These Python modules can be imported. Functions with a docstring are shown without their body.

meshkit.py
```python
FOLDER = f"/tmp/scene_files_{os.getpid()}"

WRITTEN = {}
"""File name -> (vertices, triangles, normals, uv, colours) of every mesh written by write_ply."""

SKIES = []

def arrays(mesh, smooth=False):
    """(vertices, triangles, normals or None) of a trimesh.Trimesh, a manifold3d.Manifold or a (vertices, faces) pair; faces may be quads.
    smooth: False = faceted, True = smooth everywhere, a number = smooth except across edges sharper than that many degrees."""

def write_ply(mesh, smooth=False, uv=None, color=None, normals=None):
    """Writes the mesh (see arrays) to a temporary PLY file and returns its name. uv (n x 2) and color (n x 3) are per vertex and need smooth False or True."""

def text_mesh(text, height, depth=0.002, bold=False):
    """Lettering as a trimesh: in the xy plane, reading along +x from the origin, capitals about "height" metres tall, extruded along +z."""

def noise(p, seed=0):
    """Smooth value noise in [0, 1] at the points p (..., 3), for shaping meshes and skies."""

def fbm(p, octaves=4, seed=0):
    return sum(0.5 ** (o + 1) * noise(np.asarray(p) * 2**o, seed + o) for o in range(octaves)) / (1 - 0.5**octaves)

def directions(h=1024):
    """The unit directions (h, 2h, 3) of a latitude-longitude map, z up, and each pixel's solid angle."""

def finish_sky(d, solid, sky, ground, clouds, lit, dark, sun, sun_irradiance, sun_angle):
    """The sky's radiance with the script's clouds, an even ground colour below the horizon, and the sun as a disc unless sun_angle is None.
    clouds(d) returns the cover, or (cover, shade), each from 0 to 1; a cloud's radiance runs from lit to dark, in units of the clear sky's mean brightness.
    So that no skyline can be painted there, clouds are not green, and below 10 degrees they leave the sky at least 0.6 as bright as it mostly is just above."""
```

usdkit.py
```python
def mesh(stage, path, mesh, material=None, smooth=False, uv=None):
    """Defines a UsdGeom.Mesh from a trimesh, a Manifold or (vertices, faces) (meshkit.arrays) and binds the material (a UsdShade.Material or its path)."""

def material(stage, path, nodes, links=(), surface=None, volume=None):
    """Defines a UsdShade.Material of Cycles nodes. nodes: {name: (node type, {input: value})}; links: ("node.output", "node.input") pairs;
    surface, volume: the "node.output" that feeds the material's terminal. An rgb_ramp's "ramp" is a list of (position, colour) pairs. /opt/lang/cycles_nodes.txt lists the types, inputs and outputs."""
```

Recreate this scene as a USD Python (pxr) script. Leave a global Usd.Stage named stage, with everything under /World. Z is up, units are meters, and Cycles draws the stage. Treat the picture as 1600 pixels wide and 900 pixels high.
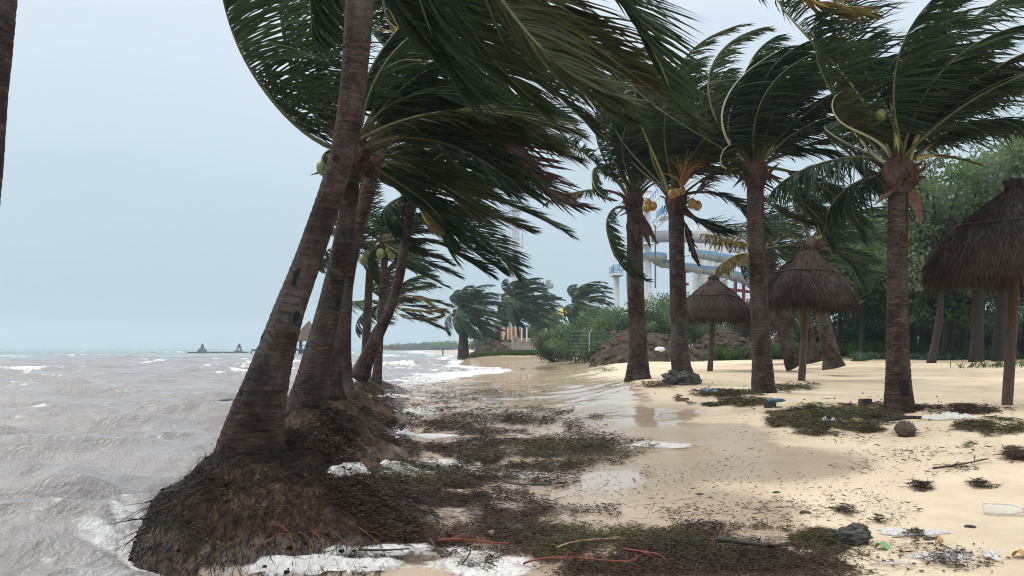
import math, random
import numpy as np
import trimesh, usdkit, meshkit
from scipy.ndimage import map_coordinates
from scipy.interpolate import CubicSpline
from pxr import Usd, UsdGeom, UsdLux, UsdShade, Gf, Sdf, Vt

RS = np.random.RandomState(11)
stage = Usd.Stage.CreateInMemory()
UsdGeom.SetStageUpAxis(stage, UsdGeom.Tokens.z)
UsdGeom.SetStageMetersPerUnit(stage, 1.0)
UsdGeom.Xform.Define(stage, '/World')
UsdGeom.Scope.Define(stage, '/World/Looks')

# ------------------------------------------------------------------ camera
F, EYE, PITCH = 1250.0, 1.35, math.atan(93 / 1250.0)      # focal length in pixels of a 1600 px wide picture
cam = UsdGeom.Camera.Define(stage, '/World/camera')
cam.CreateHorizontalApertureAttr(36.0)
cam.CreateVerticalApertureAttr(20.25)
cam.CreateFocalLengthAttr(36.0 * F / 1600)
cam.CreateClippingRangeAttr(Gf.Vec2f(0.05, 20000))
cam.AddTranslateOp().Set(Gf.Vec3d(0, 0, EYE))
cam.AddRotateXOp().Set(90 + math.degrees(PITCH))
cam.CreateExposureAttr(0.33)

# ------------------------------------------------------------------ sky and light (overcast, wind from the left)
SUN = np.array([-0.62, 0.30, 0.72]); SUN /= np.linalg.norm(SUN)
sky_mat = usdkit.material(stage, '/World/Looks/sky_look', {
    'sky': ('sky_texture', {'sky_type': 'single_scattering', 'sun_disc': False, 'sun_elevation': math.asin(SUN[2]),
                            'sun_rotation': math.atan2(SUN[0], SUN[1]), 'aerosol_density': 4.0}),
    'tc': ('texture_coordinate', {}),
    'sep': ('separate_xyz', {}),
    'cl': ('noise_texture', {'scale': 1.6, 'detail': 3.0, 'roughness': 0.5}),
    'map': ('mapping', {'scale': (1.0, 1.0, 2.6)}),
    'grad': ('rgb_ramp', {'ramp': [(0.0, (3.55, 4.75, 5.3)), (0.19, (4.5, 5.6, 6.35)), (0.38, (5.9, 6.75, 7.5)), (0.65, (11.0, 11.5, 12.2)), (1.0, (17.5, 17.6, 17.7))]}),
    'cr': ('rgb_ramp', {'ramp': [(0.3, (0.93, 0.945, 0.955)), (0.7, (1.06, 1.055, 1.05))]}),
    'mul': ('mix', {'mix_type': 'multiply', 'fac': 1.0}),
    'mx': ('mix', {'mix_type': 'mix', 'fac': 0.93}),
    'bg': ('background_shader', {'strength': 0.1}),
}, [('tc.generated', 'sep.vector'), ('tc.generated', 'map.vector'), ('map.vector', 'cl.vector'), ('sep.z', 'grad.fac'), ('cl.fac', 'cr.fac'),
    ('grad.color', 'mul.color1'), ('cr.color', 'mul.color2'), ('sky.color', 'mx.color1'), ('mul.color', 'mx.color2'), ('mx.color', 'bg.color')], surface='bg.background')
dome = UsdLux.DomeLight.Define(stage, '/World/sky')
UsdShade.MaterialBindingAPI.Apply(dome.GetPrim()).Bind(sky_mat)
dome.GetPrim().SetCustomDataByKey('kind', 'structure')
sun = UsdLux.DistantLight.Define(stage, '/World/sun')
sun.CreateIntensityAttr(0.4); sun.CreateAngleAttr(25.0); sun.CreateNormalizeAttr(True); sun.CreateColorAttr(Gf.Vec3f(1.0, 0.93, 0.83))
zax = Gf.Vec3d(*map(float, SUN))
rot = Gf.Rotation(Gf.Vec3d(0, 0, 1), zax)
sun.AddTransformOp().Set(Gf.Matrix4d().SetRotate(rot))

# ------------------------------------------------------------------ helpers
MAT = {}
def mat(name, nodes, links=(), surface='p.BSDF', volume=None):
    MAT[name] = usdkit.material(stage, '/World/Looks/' + name, nodes, links, surface, volume); return MAT[name]

_used = {}
def numbered(parent, name):
    k = (parent, name); n = _used.get(k, 0); _used[k] = n + 1
    return f'{parent}/{name}' + (f'_{n:03d}' if n else '')

def tag(prim, label=None, cat=None, group=None, kind=None):
    for k, v in (('label', label), ('category', cat), ('group', group), ('kind', kind)):
        if v: prim.SetCustomDataByKey(k, v)
    return prim

class Thing:
    """An Xform at the thing's base; its parts are given in world coordinates."""
    def __init__(self, name, loc, label=None, cat=None, group=None, kind=None):
        self.path = numbered('/World', name); self.loc = np.asarray(loc, float)
        x = UsdGeom.Xform.Define(stage, self.path); x.AddTranslateOp().Set(Gf.Vec3d(*map(float, self.loc)))
        self.prim = tag(x.GetPrim(), label, cat, group, kind)
    def part(self, name, vf, material, smooth=False, under=None, label=None, kind=None):
        if hasattr(vf, 'vertices'): vf = (np.array(vf.vertices), np.array(vf.faces))
        p = numbered(under or self.path, name); ring = vf[2] if len(vf) == 3 else None
        m = usdkit.mesh(stage, p, (np.asarray(vf[0]) - self.loc, vf[1]), MAT[material], smooth)
        tag(m.GetPrim(), label, None, None, kind)
        if ring is not None: primvar(m, 'leaf_ring', ring)
        return p

def solo(name, vf, material, label=None, cat=None, group=None, kind=None, smooth=False, loc=None):
    """A thing that is one mesh."""
    if hasattr(vf, 'vertices'): vf = (np.array(vf.vertices), np.array(vf.faces))
    v = np.asarray(vf[0], float)
    loc = np.array([v[:, 0].mean(), v[:, 1].mean(), v[:, 2].min()]) if loc is None else np.asarray(loc, float)
    m = usdkit.mesh(stage, numbered('/World', name), (v - loc, vf[1]), MAT[material], smooth)
    m.AddTranslateOp().Set(Gf.Vec3d(*map(float, loc)))
    tag(m.GetPrim(), label, cat, group, kind)
    return m

def primvar(m, name, values):
    UsdGeom.PrimvarsAPI(m).CreatePrimvar(name, Sdf.ValueTypeNames.FloatArray, 'vertex').Set(Vt.FloatArray.FromNumpy(np.asarray(values, np.float32)))

def join(ms):
    vs, fs, o = [], [], 0
    for m in ms:
        v, f = (np.array(m.vertices), np.array(m.faces)) if hasattr(m, 'vertices') else m
        f = np.asarray(f)
        if f.shape[1] == 4: f = np.vstack([f[:, [0, 1, 2]], f[:, [0, 2, 3]]])
        vs.append(v); fs.append(f + o); o += len(v)
    return np.vstack(vs), np.vstack(fs)

def unit(v):
    v = np.asarray(v, float); return v / np.maximum(np.linalg.norm(v, axis=-1, keepdims=True), 1e-9)

def at(px, py, d):
    """The point at depth y = d that the photograph shows at pixel (px, py)."""
    u, v = (np.asarray(px, float) - 800) / F, (450 - np.asarray(py, float)) / F
    y = math.cos(PITCH) - math.sin(PITCH) * v
    return np.stack(np.broadcast_arrays(u / y * d, np.asarray(d, float) + 0 * u, EYE + (math.sin(PITCH) + math.cos(PITCH) * v) / y * d), -1)

def smooth(a, b, x):
    t = np.clip((x - a) / (b - a), 0, 1); return t * t * (3 - 2 * t)

def spline(P, n):
    P = np.asarray(P, float)
    if len(P) == 2: return P[0] + (P[1] - P[0]) * np.linspace(0, 1, n)[:, None]
    s = np.r_[0, np.cumsum(np.linalg.norm(np.diff(P, axis=0), axis=1))]
    return CubicSpline(s, P)(np.linspace(0, s[-1], n))

def tube(P, R, n=8, cap=True, disp=None):
    """A tube through the points P with radii R. disp(arc length, angle) multiplies the radius."""
    P = np.asarray(P, float); R = np.broadcast_to(np.asarray(R, float), len(P))
    T = unit(np.gradient(P, axis=0))
    a = np.zeros(3); a[np.argmin(np.abs(T[0]))] = 1
    A = np.empty_like(P); A[0] = unit(np.cross(T[0], a))
    for i in range(1, len(P)):
        x = A[i - 1] - T[i] * (A[i - 1] @ T[i]); A[i] = x / max(np.linalg.norm(x), 1e-9)
    B = np.cross(T, A)
    th = np.linspace(0, 2 * np.pi, n, endpoint=False)
    rad = R[:, None] * np.ones(n)
    if disp is not None:
        s = np.r_[0, np.cumsum(np.linalg.norm(np.diff(P, axis=0), axis=1))]
        rad = rad * disp(s[:, None] + 0 * th, th[None] + 0 * s[:, None])
    V = P[:, None] + rad[..., None] * (np.cos(th)[:, None] * A[:, None] + np.sin(th)[:, None] * B[:, None])
    i, j = np.meshgrid(np.arange(len(P) - 1), np.arange(n), indexing='ij')
    k = (j + 1) % n
    f = np.stack([i * n + j, i * n + k, (i + 1) * n + k, (i + 1) * n + j], -1).reshape(-1, 4)
    f = np.vstack([f[:, [0, 1, 2]], f[:, [0, 2, 3]]])
    V = V.reshape(-1, 3)
    if cap:
        c = len(V); V = np.vstack([V, P[:1], P[-1:]]); jj = np.arange(n); kk = (jj + 1) % n; e = (len(P) - 1) * n
        f = np.vstack([f, np.stack([kk, jj, np.full(n, c)], 1), np.stack([e + jj, e + kk, np.full(n, c + 1)], 1)])
    return V, f

def bar(a, b, w, h=None):
    """A straight square bar between two points."""
    return tube(np.array([a, b], float), (h or w) * 0.7071, 4)

def box(c, s, rz=0):
    m = trimesh.creation.box(s); m.apply_transform(trimesh.transformations.rotation_matrix(rz, [0, 0, 1])); m.apply_translation(c); return np.array(m.vertices), np.array(m.faces)

def blob(c, s, sub=3, amp=0.15, freq=2.0, seed=0):
    m = trimesh.creation.icosphere(sub); v = np.array(m.vertices)
    v = v * (1 + amp * (meshkit.fbm(v * freq + seed * 7.3 + 50, 3, seed) - 0.5) * 2)[:, None]
    return v * np.asarray(s) + np.asarray(c), np.array(m.faces)

def ribbons(base, d0, d1, L, width, nrm, segs=3, curve=0.8, prof=None):
    """Many narrow blades at once: each starts at base along d0, bends to d1, is L long and width wide; the width lies across nrm."""
    N = len(base); pts = [base]; p = base; dirs = []
    for j in range(segs):
        b = ((j + 0.6) / segs) ** curve
        d = unit(d0 * (1 - b) + d1 * b); dirs.append(d)
        p = p + d * (L / segs)[:, None]; pts.append(p)
    dirs.append(dirs[-1])
    prof = prof or [0.55, 1.0, 0.95, 0.7, 0.45][:segs]
    V = np.empty((N, 2 * segs + 1, 3))
    for j in range(segs):
        w = unit(np.cross(dirs[j], nrm)) * (width * 0.5 * prof[j])[:, None]
        V[:, 2 * j] = pts[j] - w; V[:, 2 * j + 1] = pts[j] + w
    V[:, 2 * segs] = pts[segs]
    t = []
    for j in range(segs - 1): a = 2 * j; t += [[a, a + 1, a + 3], [a, a + 3, a + 2]]
    a = 2 * (segs - 1); t.append([a, a + 1, a + 2])
    f = (np.array(t)[None] + (np.arange(N) * (2 * segs + 1))[:, None, None]).reshape(-1, 3)
    return V.reshape(-1, 3), f

# ------------------------------------------------------------------ ground height
_C = [(-0.4, 3.2, .03), (0.3, 3.2, .06), (1.5, 3.2, .2), (3, 3.2, .3), (-1.0, 6, .05), (0, 6, .08), (0, 9, .05), (-0.8, 12, .05), (-1, 16, .05), (-1.2, 22, .05), (1, 6, .12), (2, 6, .2), (3, 6, .28), (1.5, 9, .12),
      (2.2, 12, .14), (2, 16, .2), (1, 16, .1), (1.5, 20, .15), (4.5, 8, .36), (5.8, 12, .42), (5, 16, .47), (4, 19, .51), (3.2, 20.5, .55), (7.4, 12, .49),
      (7.8, 21, .48), (6.65, 27, .55), (10, 20, .5), (7, 7, .45), (12, 12, .55), (14, 36, .82), (20, 30, .85), (5, 38, .66), (9, 38, .7), (3, 30, .33)]
for d, row in ((28, ((600, -.15), (640, -.02), (700, .05), (800, .12), (900, .25))), (40, ((640, -.2), (740, -.02), (820, .08), (900, .27), (960, .6))),
               (55, ((650, -.3), (780, 0.0), (850, .2), (950, .6), (1600, 1.0))), (72, ((600, -.5), (700, -.3), (722, 0.1), (735, .55), (850, .65), (1000, .9), (1600, 1.1))),
               (130, ((600, -.7), (690, -.5), (735, .6), (1000, 1.0), (1600, 1.2))), (600, ((500, -.9), (690, -.8), (740, 1.0), (1000, 1.5), (1600, 2.0)))):
    for px, z in row: _C.append(((px - 800) / F * d, d, z))
for d in (3.2, 6, 12, 25, 60, 200):
    for px in (-600, 0, 330): _C.append(((px - 800) / F * d, d, -.55))
_C = np.array(_C)
def _uv(x, y): return np.stack([np.clip(np.arctan2(x, np.maximum(y, 0.3 * np.abs(x) + 0.2)), -0.9, 0.75) * 2.5, np.log(np.clip(np.hypot(x, y), 2.2, 900))], -1)
def _phi(r2): return 0.5 * r2 * np.log(r2 + 1e-12)
_X = _uv(_C[:, 0], _C[:, 1]); _n = len(_X)
_K = _phi(((_X[:, None] - _X[None]) ** 2).sum(-1)) + 2e-3 * np.eye(_n)
_P = np.c_[np.ones(_n), _X]
_A = np.block([[_K, _P], [_P.T, np.zeros((3, 3))]])
_W = np.linalg.solve(_A, np.r_[_C[:, 2], 0, 0, 0])

def ridge_x(y): return -1.15 - 0.135 * y
# (x, y, radius, height above the bank) of the root mounds under the palms of the tree line
MOUNDS = [(-1.76, 5.42, 0.90, 0.56), (-2.43, 9.5, 0.75, 0.30), (-2.67, 12, 0.7, 0.28), (-3.1, 15, 0.7, 0.22), (-3.2, 17, 0.8, 0.25), (-4.35, 24, 0.9, 0.15), (-3.7, 22, .8, .12)]
POOLS = [(-1.12, 8.75, .80, .40, .15), (-2.05, 17.4, .7, 1.2, .10), (-1.65, 12.4, .45, .55, .10), (-3.0, 22.0, .8, .9, .08), (-0.05, 8.0, .35, .45, .05), (-1.3, 4.3, 1.4, .55, .14)]
def ground_z(x, y):
    x = np.asarray(x, float); y = np.asarray(y, float); sh = x.shape; x = x.ravel(); y = y.ravel()
    out = np.empty(len(x))
    for i in range(0, len(x), 40000):
        q = _uv(x[i:i + 40000], y[i:i + 40000])
        out[i:i + 40000] = _phi(((q[:, None] - _X[None]) ** 2).sum(-1)) @ _W[:_n] + np.c_[np.ones(len(q)), q] @ _W[_n:]
    out = np.clip(out, -.9, 2.2)
    u = x - ridge_x(y)
    along = smooth(4.55, 5.9, y) * (1 - smooth(23, 30, y))
    h = 0.40 * along * (0.8 + 0.4 * meshkit.noise(np.stack([0 * y, y * 0.5, 0 * y], -1), 3))
    ridge = h * np.where(u < 0, np.exp(-(u / 0.55) ** 2), np.exp(-(u / 1.05) ** 2))
    sea = smooth(0.2, -1.6, u) * (1 - smooth(26, 34, y))
    base = out * (1 - sea) + (-.6) * sea
    wgt = np.clip(ridge / .10, 0, 1); z2 = base * (1 - .7 * wgt) + ridge; z = np.where(base > 0, np.maximum(base, z2), z2)
    for mx, my, r, mh in MOUNDS:
        z = z + mh * np.exp(-(((x - mx) ** 2 + (y - my) ** 2) / r ** 2) ** 1.35)
    for mx, my, rx, ry, dz in POOLS:
        z = z - dz * np.exp(-(((x - mx) / rx) ** 2 + ((y - my) / ry) ** 2) ** 2)
    r = np.hypot(x, y)
    q = np.stack([x, y, 0 * x], -1)
    z = z + (meshkit.fbm(q * 1.1, 4, 5) - .5) * 0.055 * (1 - smooth(30, 90, r)) + (meshkit.fbm(q * 0.12, 3, 9) - .5) * 0.22 * smooth(15, 60, r) * smooth(-0.05, 0.5, z)
    soil = np.clip(ridge / 0.12, 0, 1)
    z = z + soil * ((meshkit.fbm(q * 4.2, 5, 8) - .5) * 0.19 + (meshkit.noise(q * 15, 12) - .5) * .045) * (1 - smooth(20, 40, r))
    z = z + (meshkit.fbm(q * 5.5, 3, 14) - .5) * .030 * smooth(.18, .30, z) * (1 - smooth(14, 26, r)) - .022 * smooth(.66, .80, meshkit.noise(q * 3.1, 15)) * smooth(.22, .32, z) * (1 - smooth(16, 28, r))
    return z.reshape(sh)

def polar(r, th):
    R, T = np.meshgrid(r, th, indexing='ij'); x, y = R * np.sin(T), R * np.cos(T)
    nr, nt = R.shape; i, j = np.meshgrid(np.arange(nr - 1), np.arange(nt - 1), indexing='ij')
    f = np.stack([i * nt + j, i * nt + j + 1, (i + 1) * nt + j + 1, (i + 1) * nt + j], -1).reshape(-1, 4)[:, ::-1]
    return x, y, np.vstack([f[:, [0, 1, 2]], f[:, [0, 2, 3]]])

g_r = np.r_[0.02, 0.7, 1.6, np.exp(np.linspace(math.log(2.6), math.log(60), 420)), np.exp(np.linspace(math.log(62), math.log(2400), 90))]
g_t = np.r_[np.linspace(-math.pi, -.75, 26)[:-1], np.linspace(-.75, .72, 440), np.linspace(.72, math.pi, 30)[1:]]
gx, gy, gf = polar(g_r, g_t)
gz = ground_z(gx, gy)
def _idx(x, y):
    r = np.hypot(x, y); t = np.arctan2(x, y)
    return np.stack([np.interp(r, g_r, np.arange(len(g_r))), np.interp(t, g_t, np.arange(len(g_t)))])
def zg(x, y):
    x, y = np.asarray(x, float), np.asarray(y, float)
    return map_coordinates(gz, _idx(x.ravel(), y.ravel()), order=1).reshape(x.shape)
_march = np.exp(np.linspace(math.log(3.0), math.log(300), 300))
def on_ground(px, py):
    """Where the rays through the given pixels meet the ground (or the water's level)."""
    px, py = np.atleast_1d(np.asarray(px, float)), np.atleast_1d(np.asarray(py, float)); out = np.empty((len(px), 3))
    for i in range(0, len(px), 4000):
        a = at(px[i:i + 4000, None], py[i:i + 4000, None], _march[None])
        gap = a[..., 2] - np.maximum(zg(a[..., 0], a[..., 1]), -0.02); below = gap < 0
        k = np.where(below.any(1), below.argmax(1), len(_march) - 1); n = np.arange(len(k)); k0 = np.maximum(k - 1, 0)
        t = np.clip(gap[n, k0] / np.maximum(gap[n, k0] - gap[n, k], 1e-9), 0, 1)[:, None]
        q = a[n, k0] * (1 - t) + a[n, k] * t; q[:, 2] = np.maximum(zg(q[:, 0], q[:, 1]), 0.0); out[i:i + 4000] = q
    return out
def project(P):
    P = np.asarray(P, float); c, s = math.cos(PITCH), math.sin(PITCH); dz = P[..., 2] - EYE
    fwd = P[..., 1] * c + dz * s; up = -P[..., 1] * s + dz * c
    return 800 + F * P[..., 0] / fwd, 450 - F * up / fwd

# ------------------------------------------------------------------ materials
def principled(name, ramp, scale=6.0, rough=0.7, detail=4, bump=0.0, bscale=40.0, stretch=(1, 1, 1), spec=0.4, island=False, extra=None, coat=0.0, metallic=0.0):
    """Base colour from noise along a ramp (list of (position, colour)); island: a tone per separate piece as well."""
    n = {'g': ('geometry', {}), 'm': ('mapping', {'scale': stretch}), 'n': ('noise_texture', {'scale': scale, 'detail': detail, 'roughness': 0.6}),
         'r': ('rgb_ramp', {'ramp': ramp}), 'p': ('principled_bsdf', {'roughness': rough, 'specular_ior_level': spec, 'coat_weight': coat, 'metallic': metallic})}
    l = [('g.position', 'm.vector'), ('m.vector', 'n.vector'), ('r.color', 'p.base_color')]
    if island:
        n['mf'] = ('mix_float', {'fac': 0.7}); l += [('n.fac', 'mf.a'), ('g.random_per_island', 'mf.b'), ('mf.result', 'r.fac')]
    else: l.append(('n.fac', 'r.fac'))
    if bump:
        n['bn'] = ('noise_texture', {'scale': bscale, 'detail': 5.0, 'roughness': 0.65}); n['b'] = ('bump', {'strength': bump, 'distance': 0.02})
        l += [('m.vector', 'bn.vector'), ('bn.fac', 'b.height'), ('b.normal', 'p.normal')]
    return mat(name, n, l)

def leafy(name, ramp, rough=0.46, trans=0.34, spec=0.25):
    """Leaves: tone per separate leaf, a little light passes through."""
    return mat(name, {'g': ('geometry', {}), 'n': ('noise_texture', {'scale': 1.3, 'detail': 3.0}), 'mf': ('mix_float', {'fac': 0.6}), 'r': ('rgb_ramp', {'ramp': ramp}),
                      'p': ('principled_bsdf', {'roughness': rough, 'specular_ior_level': spec}), 't': ('translucent_bsdf', {}), 'ms': ('mix_closure', {'fac': trans})},
               [('g.position', 'n.vector'), ('n.fac', 'mf.a'), ('g.random_per_island', 'mf.b'), ('mf.result', 'r.fac'), ('r.color', 'p.base_color'), ('r.color', 't.color'),
                ('p.BSDF', 'ms.closure1'), ('t.BSDF', 'ms.closure2')], surface='ms.closure')

leafy('frond_green', [(0.12, (0.0162, 0.0297, 0.0095)), (0.4, (0.054, 0.0918, 0.0243)), (0.65, (0.1148, 0.162, 0.0432)), (0.88, (0.2295, 0.243, 0.0743)), (1, (0.351, 0.2565, 0.0945))])
leafy('frond_deep', [(0.12, (0.0117, 0.026, 0.0104)), (0.45, (0.0416, 0.0858, 0.0286)), (0.75, (0.091, 0.156, 0.052)), (0.95, (0.195, 0.234, 0.091)), (1, (0.26, 0.26, 0.117))])
leafy('frond_olive', [(0.1, (0.0234, 0.0286, 0.0091)), (0.42, (0.0806, 0.0884, 0.0234)), (0.72, (0.169, 0.156, 0.0442)), (1, (0.312, 0.208, 0.078))])
leafy('frond_light', [(0.1, (0.044, 0.0605, 0.022)), (0.5, (0.0935, 0.1155, 0.044)), (1, (0.22, 0.198, 0.066))], trans=.4)
leafy('frond_brown', [(0.1, (.03, .014, .009)), (0.5, (.075, .034, .022)), (1, (.15, .075, .045))], rough=.7, trans=.15)
leafy('frond_yellow', [(0.1, (.10, .085, .025)), (0.5, (.28, .19, .05)), (1, (.42, .30, .10))], rough=.6, trans=.3)
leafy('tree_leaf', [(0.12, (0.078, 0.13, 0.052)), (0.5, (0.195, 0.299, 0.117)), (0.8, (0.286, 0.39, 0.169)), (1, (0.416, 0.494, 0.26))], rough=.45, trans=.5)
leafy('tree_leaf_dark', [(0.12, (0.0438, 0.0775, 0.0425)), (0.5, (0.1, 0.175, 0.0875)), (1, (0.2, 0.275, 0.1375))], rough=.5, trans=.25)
leafy('tree_leaf_grey', [(0.15, (0.117, 0.156, 0.091)), (0.5, (0.26, 0.325, 0.195)), (1, (0.416, 0.468, 0.325))], rough=.5, trans=.45)
leafy('grass_blade', [(0.1, (.03, .06, .012)), (0.5, (.075, .14, .025)), (1, (.16, .22, .05))], rough=.5, trans=.4)
leafy('straw', [(0.1, (.032, .019, .013)), (0.45, (.085, .053, .036)), (0.8, (.17, .115, .082)), (1, (.32, .23, .17))], rough=.75, trans=.05, spec=.2)
leafy('straw_grey', [(0.1, (.07, .055, .046)), (0.5, (.15, .12, .10)), (1, (.30, .25, .21))], rough=.8, trans=.05, spec=.15)
leafy('straw_far', [(0.1, (.10, .065, .045)), (0.5, (.17, .115, .08)), (1, (.25, .18, .13))], rough=.75, trans=.05, spec=.2)
leafy('root_fibre', [(0.1, (0.0108, 0.0068, 0.0054)), (0.35, (0.0432, 0.0243, 0.0149)), (0.6, (0.1148, 0.0621, 0.0351)), (0.8, (0.1485, 0.1013, 0.0473)), (0.92, (0.2565, 0.135, 0.0675)), (1, (0.459, 0.297, 0.162))], rough=.6, trans=.0, spec=.15)
leafy('root_grey', [(0.1, (.012, .011, .011)), (0.5, (.035, .031, .029)), (1, (.10, .085, .075))], rough=.6, trans=.0, spec=.15)
leafy('wrack_dark', [(0.1, (0.0216, 0.0121, 0.0068)), (0.32, (0.0743, 0.0432, 0.023)), (0.55, (0.1688, 0.1053, 0.0513)), (0.75, (0.189, 0.1485, 0.0607)), (0.9, (0.297, 0.189, 0.0945)), (1, (0.5, 0.4455, 0.27))], rough=.48, trans=.05, spec=.22)
leafy('wrack_green', [(0.1, (0.0286, 0.0234, 0.0091)), (0.35, (0.0975, 0.0845, 0.026)), (0.65, (0.182, 0.1755, 0.0546)), (0.88, (0.26, 0.208, 0.0845)), (1, (0.5, 0.429, 0.234))], rough=.48, trans=.05, spec=.22)
principled('stalk_green', [(.3, (.13, .15, .035)), (.7, (.25, .24, .07))], 8, .4)
principled('stalk_dark', [(.3, (.045, .050, .018)), (.7, (.10, .10, .035))], 8, .45)
principled('stalk_pale', [(.3, (.30, .30, .20)), (.7, (.45, .43, .30))], 8, .45)
principled('stalk_brown', [(.3, (.06, .03, .018)), (.7, (.13, .07, .04))], 8, .6)
principled('stalk_yellow', [(.3, (.35, .26, .06)), (.7, (.50, .38, .12))], 8, .5)
principled('sheath', [(.3, (.035, .018, .013)), (.55, (.08, .042, .03)), (.75, (.15, .085, .06))], 14, .8, bump=.6, bscale=60, stretch=(3, 3, .6))
principled('sheath_red', [(.3, (.05, .022, .015)), (.7, (.14, .062, .04))], 14, .8, bump=.5, bscale=60)
principled('coconut_green', [(.3, (.10, .13, .045)), (.7, (.20, .21, .08))], 9, .35)
principled('coconut_orange', [(.3, (.18, .10, .03)), (.7, (.34, .20, .06))], 9, .4)
principled('coconut_brown', [(.3, (.05, .035, .024)), (.7, (.12, .085, .06))], 14, .8, bump=.6, bscale=90)
principled('flower', [(.3, (.20, .09, .03)), (.7, (.36, .18, .07))], 20, .7)
principled('wood_pole', [(.3, (.040, .024, .017)), (.7, (.10, .062, .042))], 10, .65, bump=.5, bscale=30, stretch=(3, 3, .4))
principled('bark', [(.3, (.012, .010, .008)), (.7, (.042, .034, .027))], 9, .85, bump=.6, bscale=30, stretch=(2, 2, .5))
principled('dirt', [(.3, (.032, .024, .019)), (.55, (.080, .061, .047)), (.75, (.15, .118, .094))], 3.2, .95, detail=8, bump=.9, bscale=9, spec=.1)
principled('root_black', [(.3, (.006, .005, .004)), (.6, (.022, .014, .010)), (.75, (.06, .036, .022))], 12, .8, bump=1.0, bscale=40, stretch=(2.5, 2.5, .6), spec=.12)
principled('stone', [(.3, (.10, .09, .08)), (.7, (.24, .21, .18))], 6, .9, bump=.5, bscale=30)
principled('rock_dark', [(.3, (.028, .027, .024)), (.7, (.09, .085, .075))], 12, .6, bump=.7, bscale=50)
principled('concrete', [(.3, (.30, .24, .19)), (.7, (.46, .38, .31))], 2.2, .9, detail=6, bump=.3, bscale=20)
principled('white_paint', [(.3, (.66, .67, .66)), (.7, (.80, .80, .79))], 1.5, .45)
principled('cream_paint', [(.3, (.62, .56, .42)), (.7, (.76, .70, .56))], 3, .6)
principled('orange_paint', [(.3, (.46, .20, .11)), (.7, (.60, .30, .18))], 3, .7)
principled('fibreglass', [(.3, (.44, .44, .45)), (.7, (.60, .59, .60))], .8, .35)
principled('fibreglass_dark', [(.3, (.26, .265, .28)), (.7, (.36, .365, .38))], .8, .4)
principled('blue_paint', [(.3, (.12, .25, .40)), (.7, (.17, .33, .50))], 1.5, .4)
principled('rail_blue', [(.3, (.10, .20, .38)), (.7, (.16, .29, .5))], 1.5, .5)
principled('red_paint', [(.3, (.34, .04, .05)), (.7, (.45, .08, .08))], 2, .5)
principled('yellow_paint', [(.3, (.55, .36, .06)), (.7, (.7, .5, .12))], 2, .6)
principled('steel', [(.3, (.28, .29, .30)), (.7, (.42, .43, .44))], 3, .5)
principled('steel_dark', [(.3, (.06, .06, .065)), (.7, (.12, .12, .125))], 3, .5)
principled('mast_paint', [(.3, (.36, .34, .35)), (.7, (.5, .47, .47))], .3, .6)
principled('mast_red', [(.3, (.40, .24, .23)), (.7, (.5, .30, .29))], .3, .6)
principled('timber_grey', [(.3, (.07, .075, .085)), (.7, (.13, .135, .15))], 1, .8)
principled('red_stalk', [(.3, (.09, .022, .013)), (.7, (.22, .055, .028))], 15, .5)
principled('orange_root', [(.3, (.09, .028, .012)), (.7, (.20, .072, .03))], 15, .6)
principled('tan_stick', [(.3, (.24, .15, .07)), (.7, (.40, .28, .15))], 15, .6)
principled('dark_stick', [(.3, (.018, .014, .011)), (.7, (.05, .038, .028))], 15, .6)
principled('plastic_white', [(.3, (.60, .61, .62)), (.7, (.78, .78, .78))], 9, .35)
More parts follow.
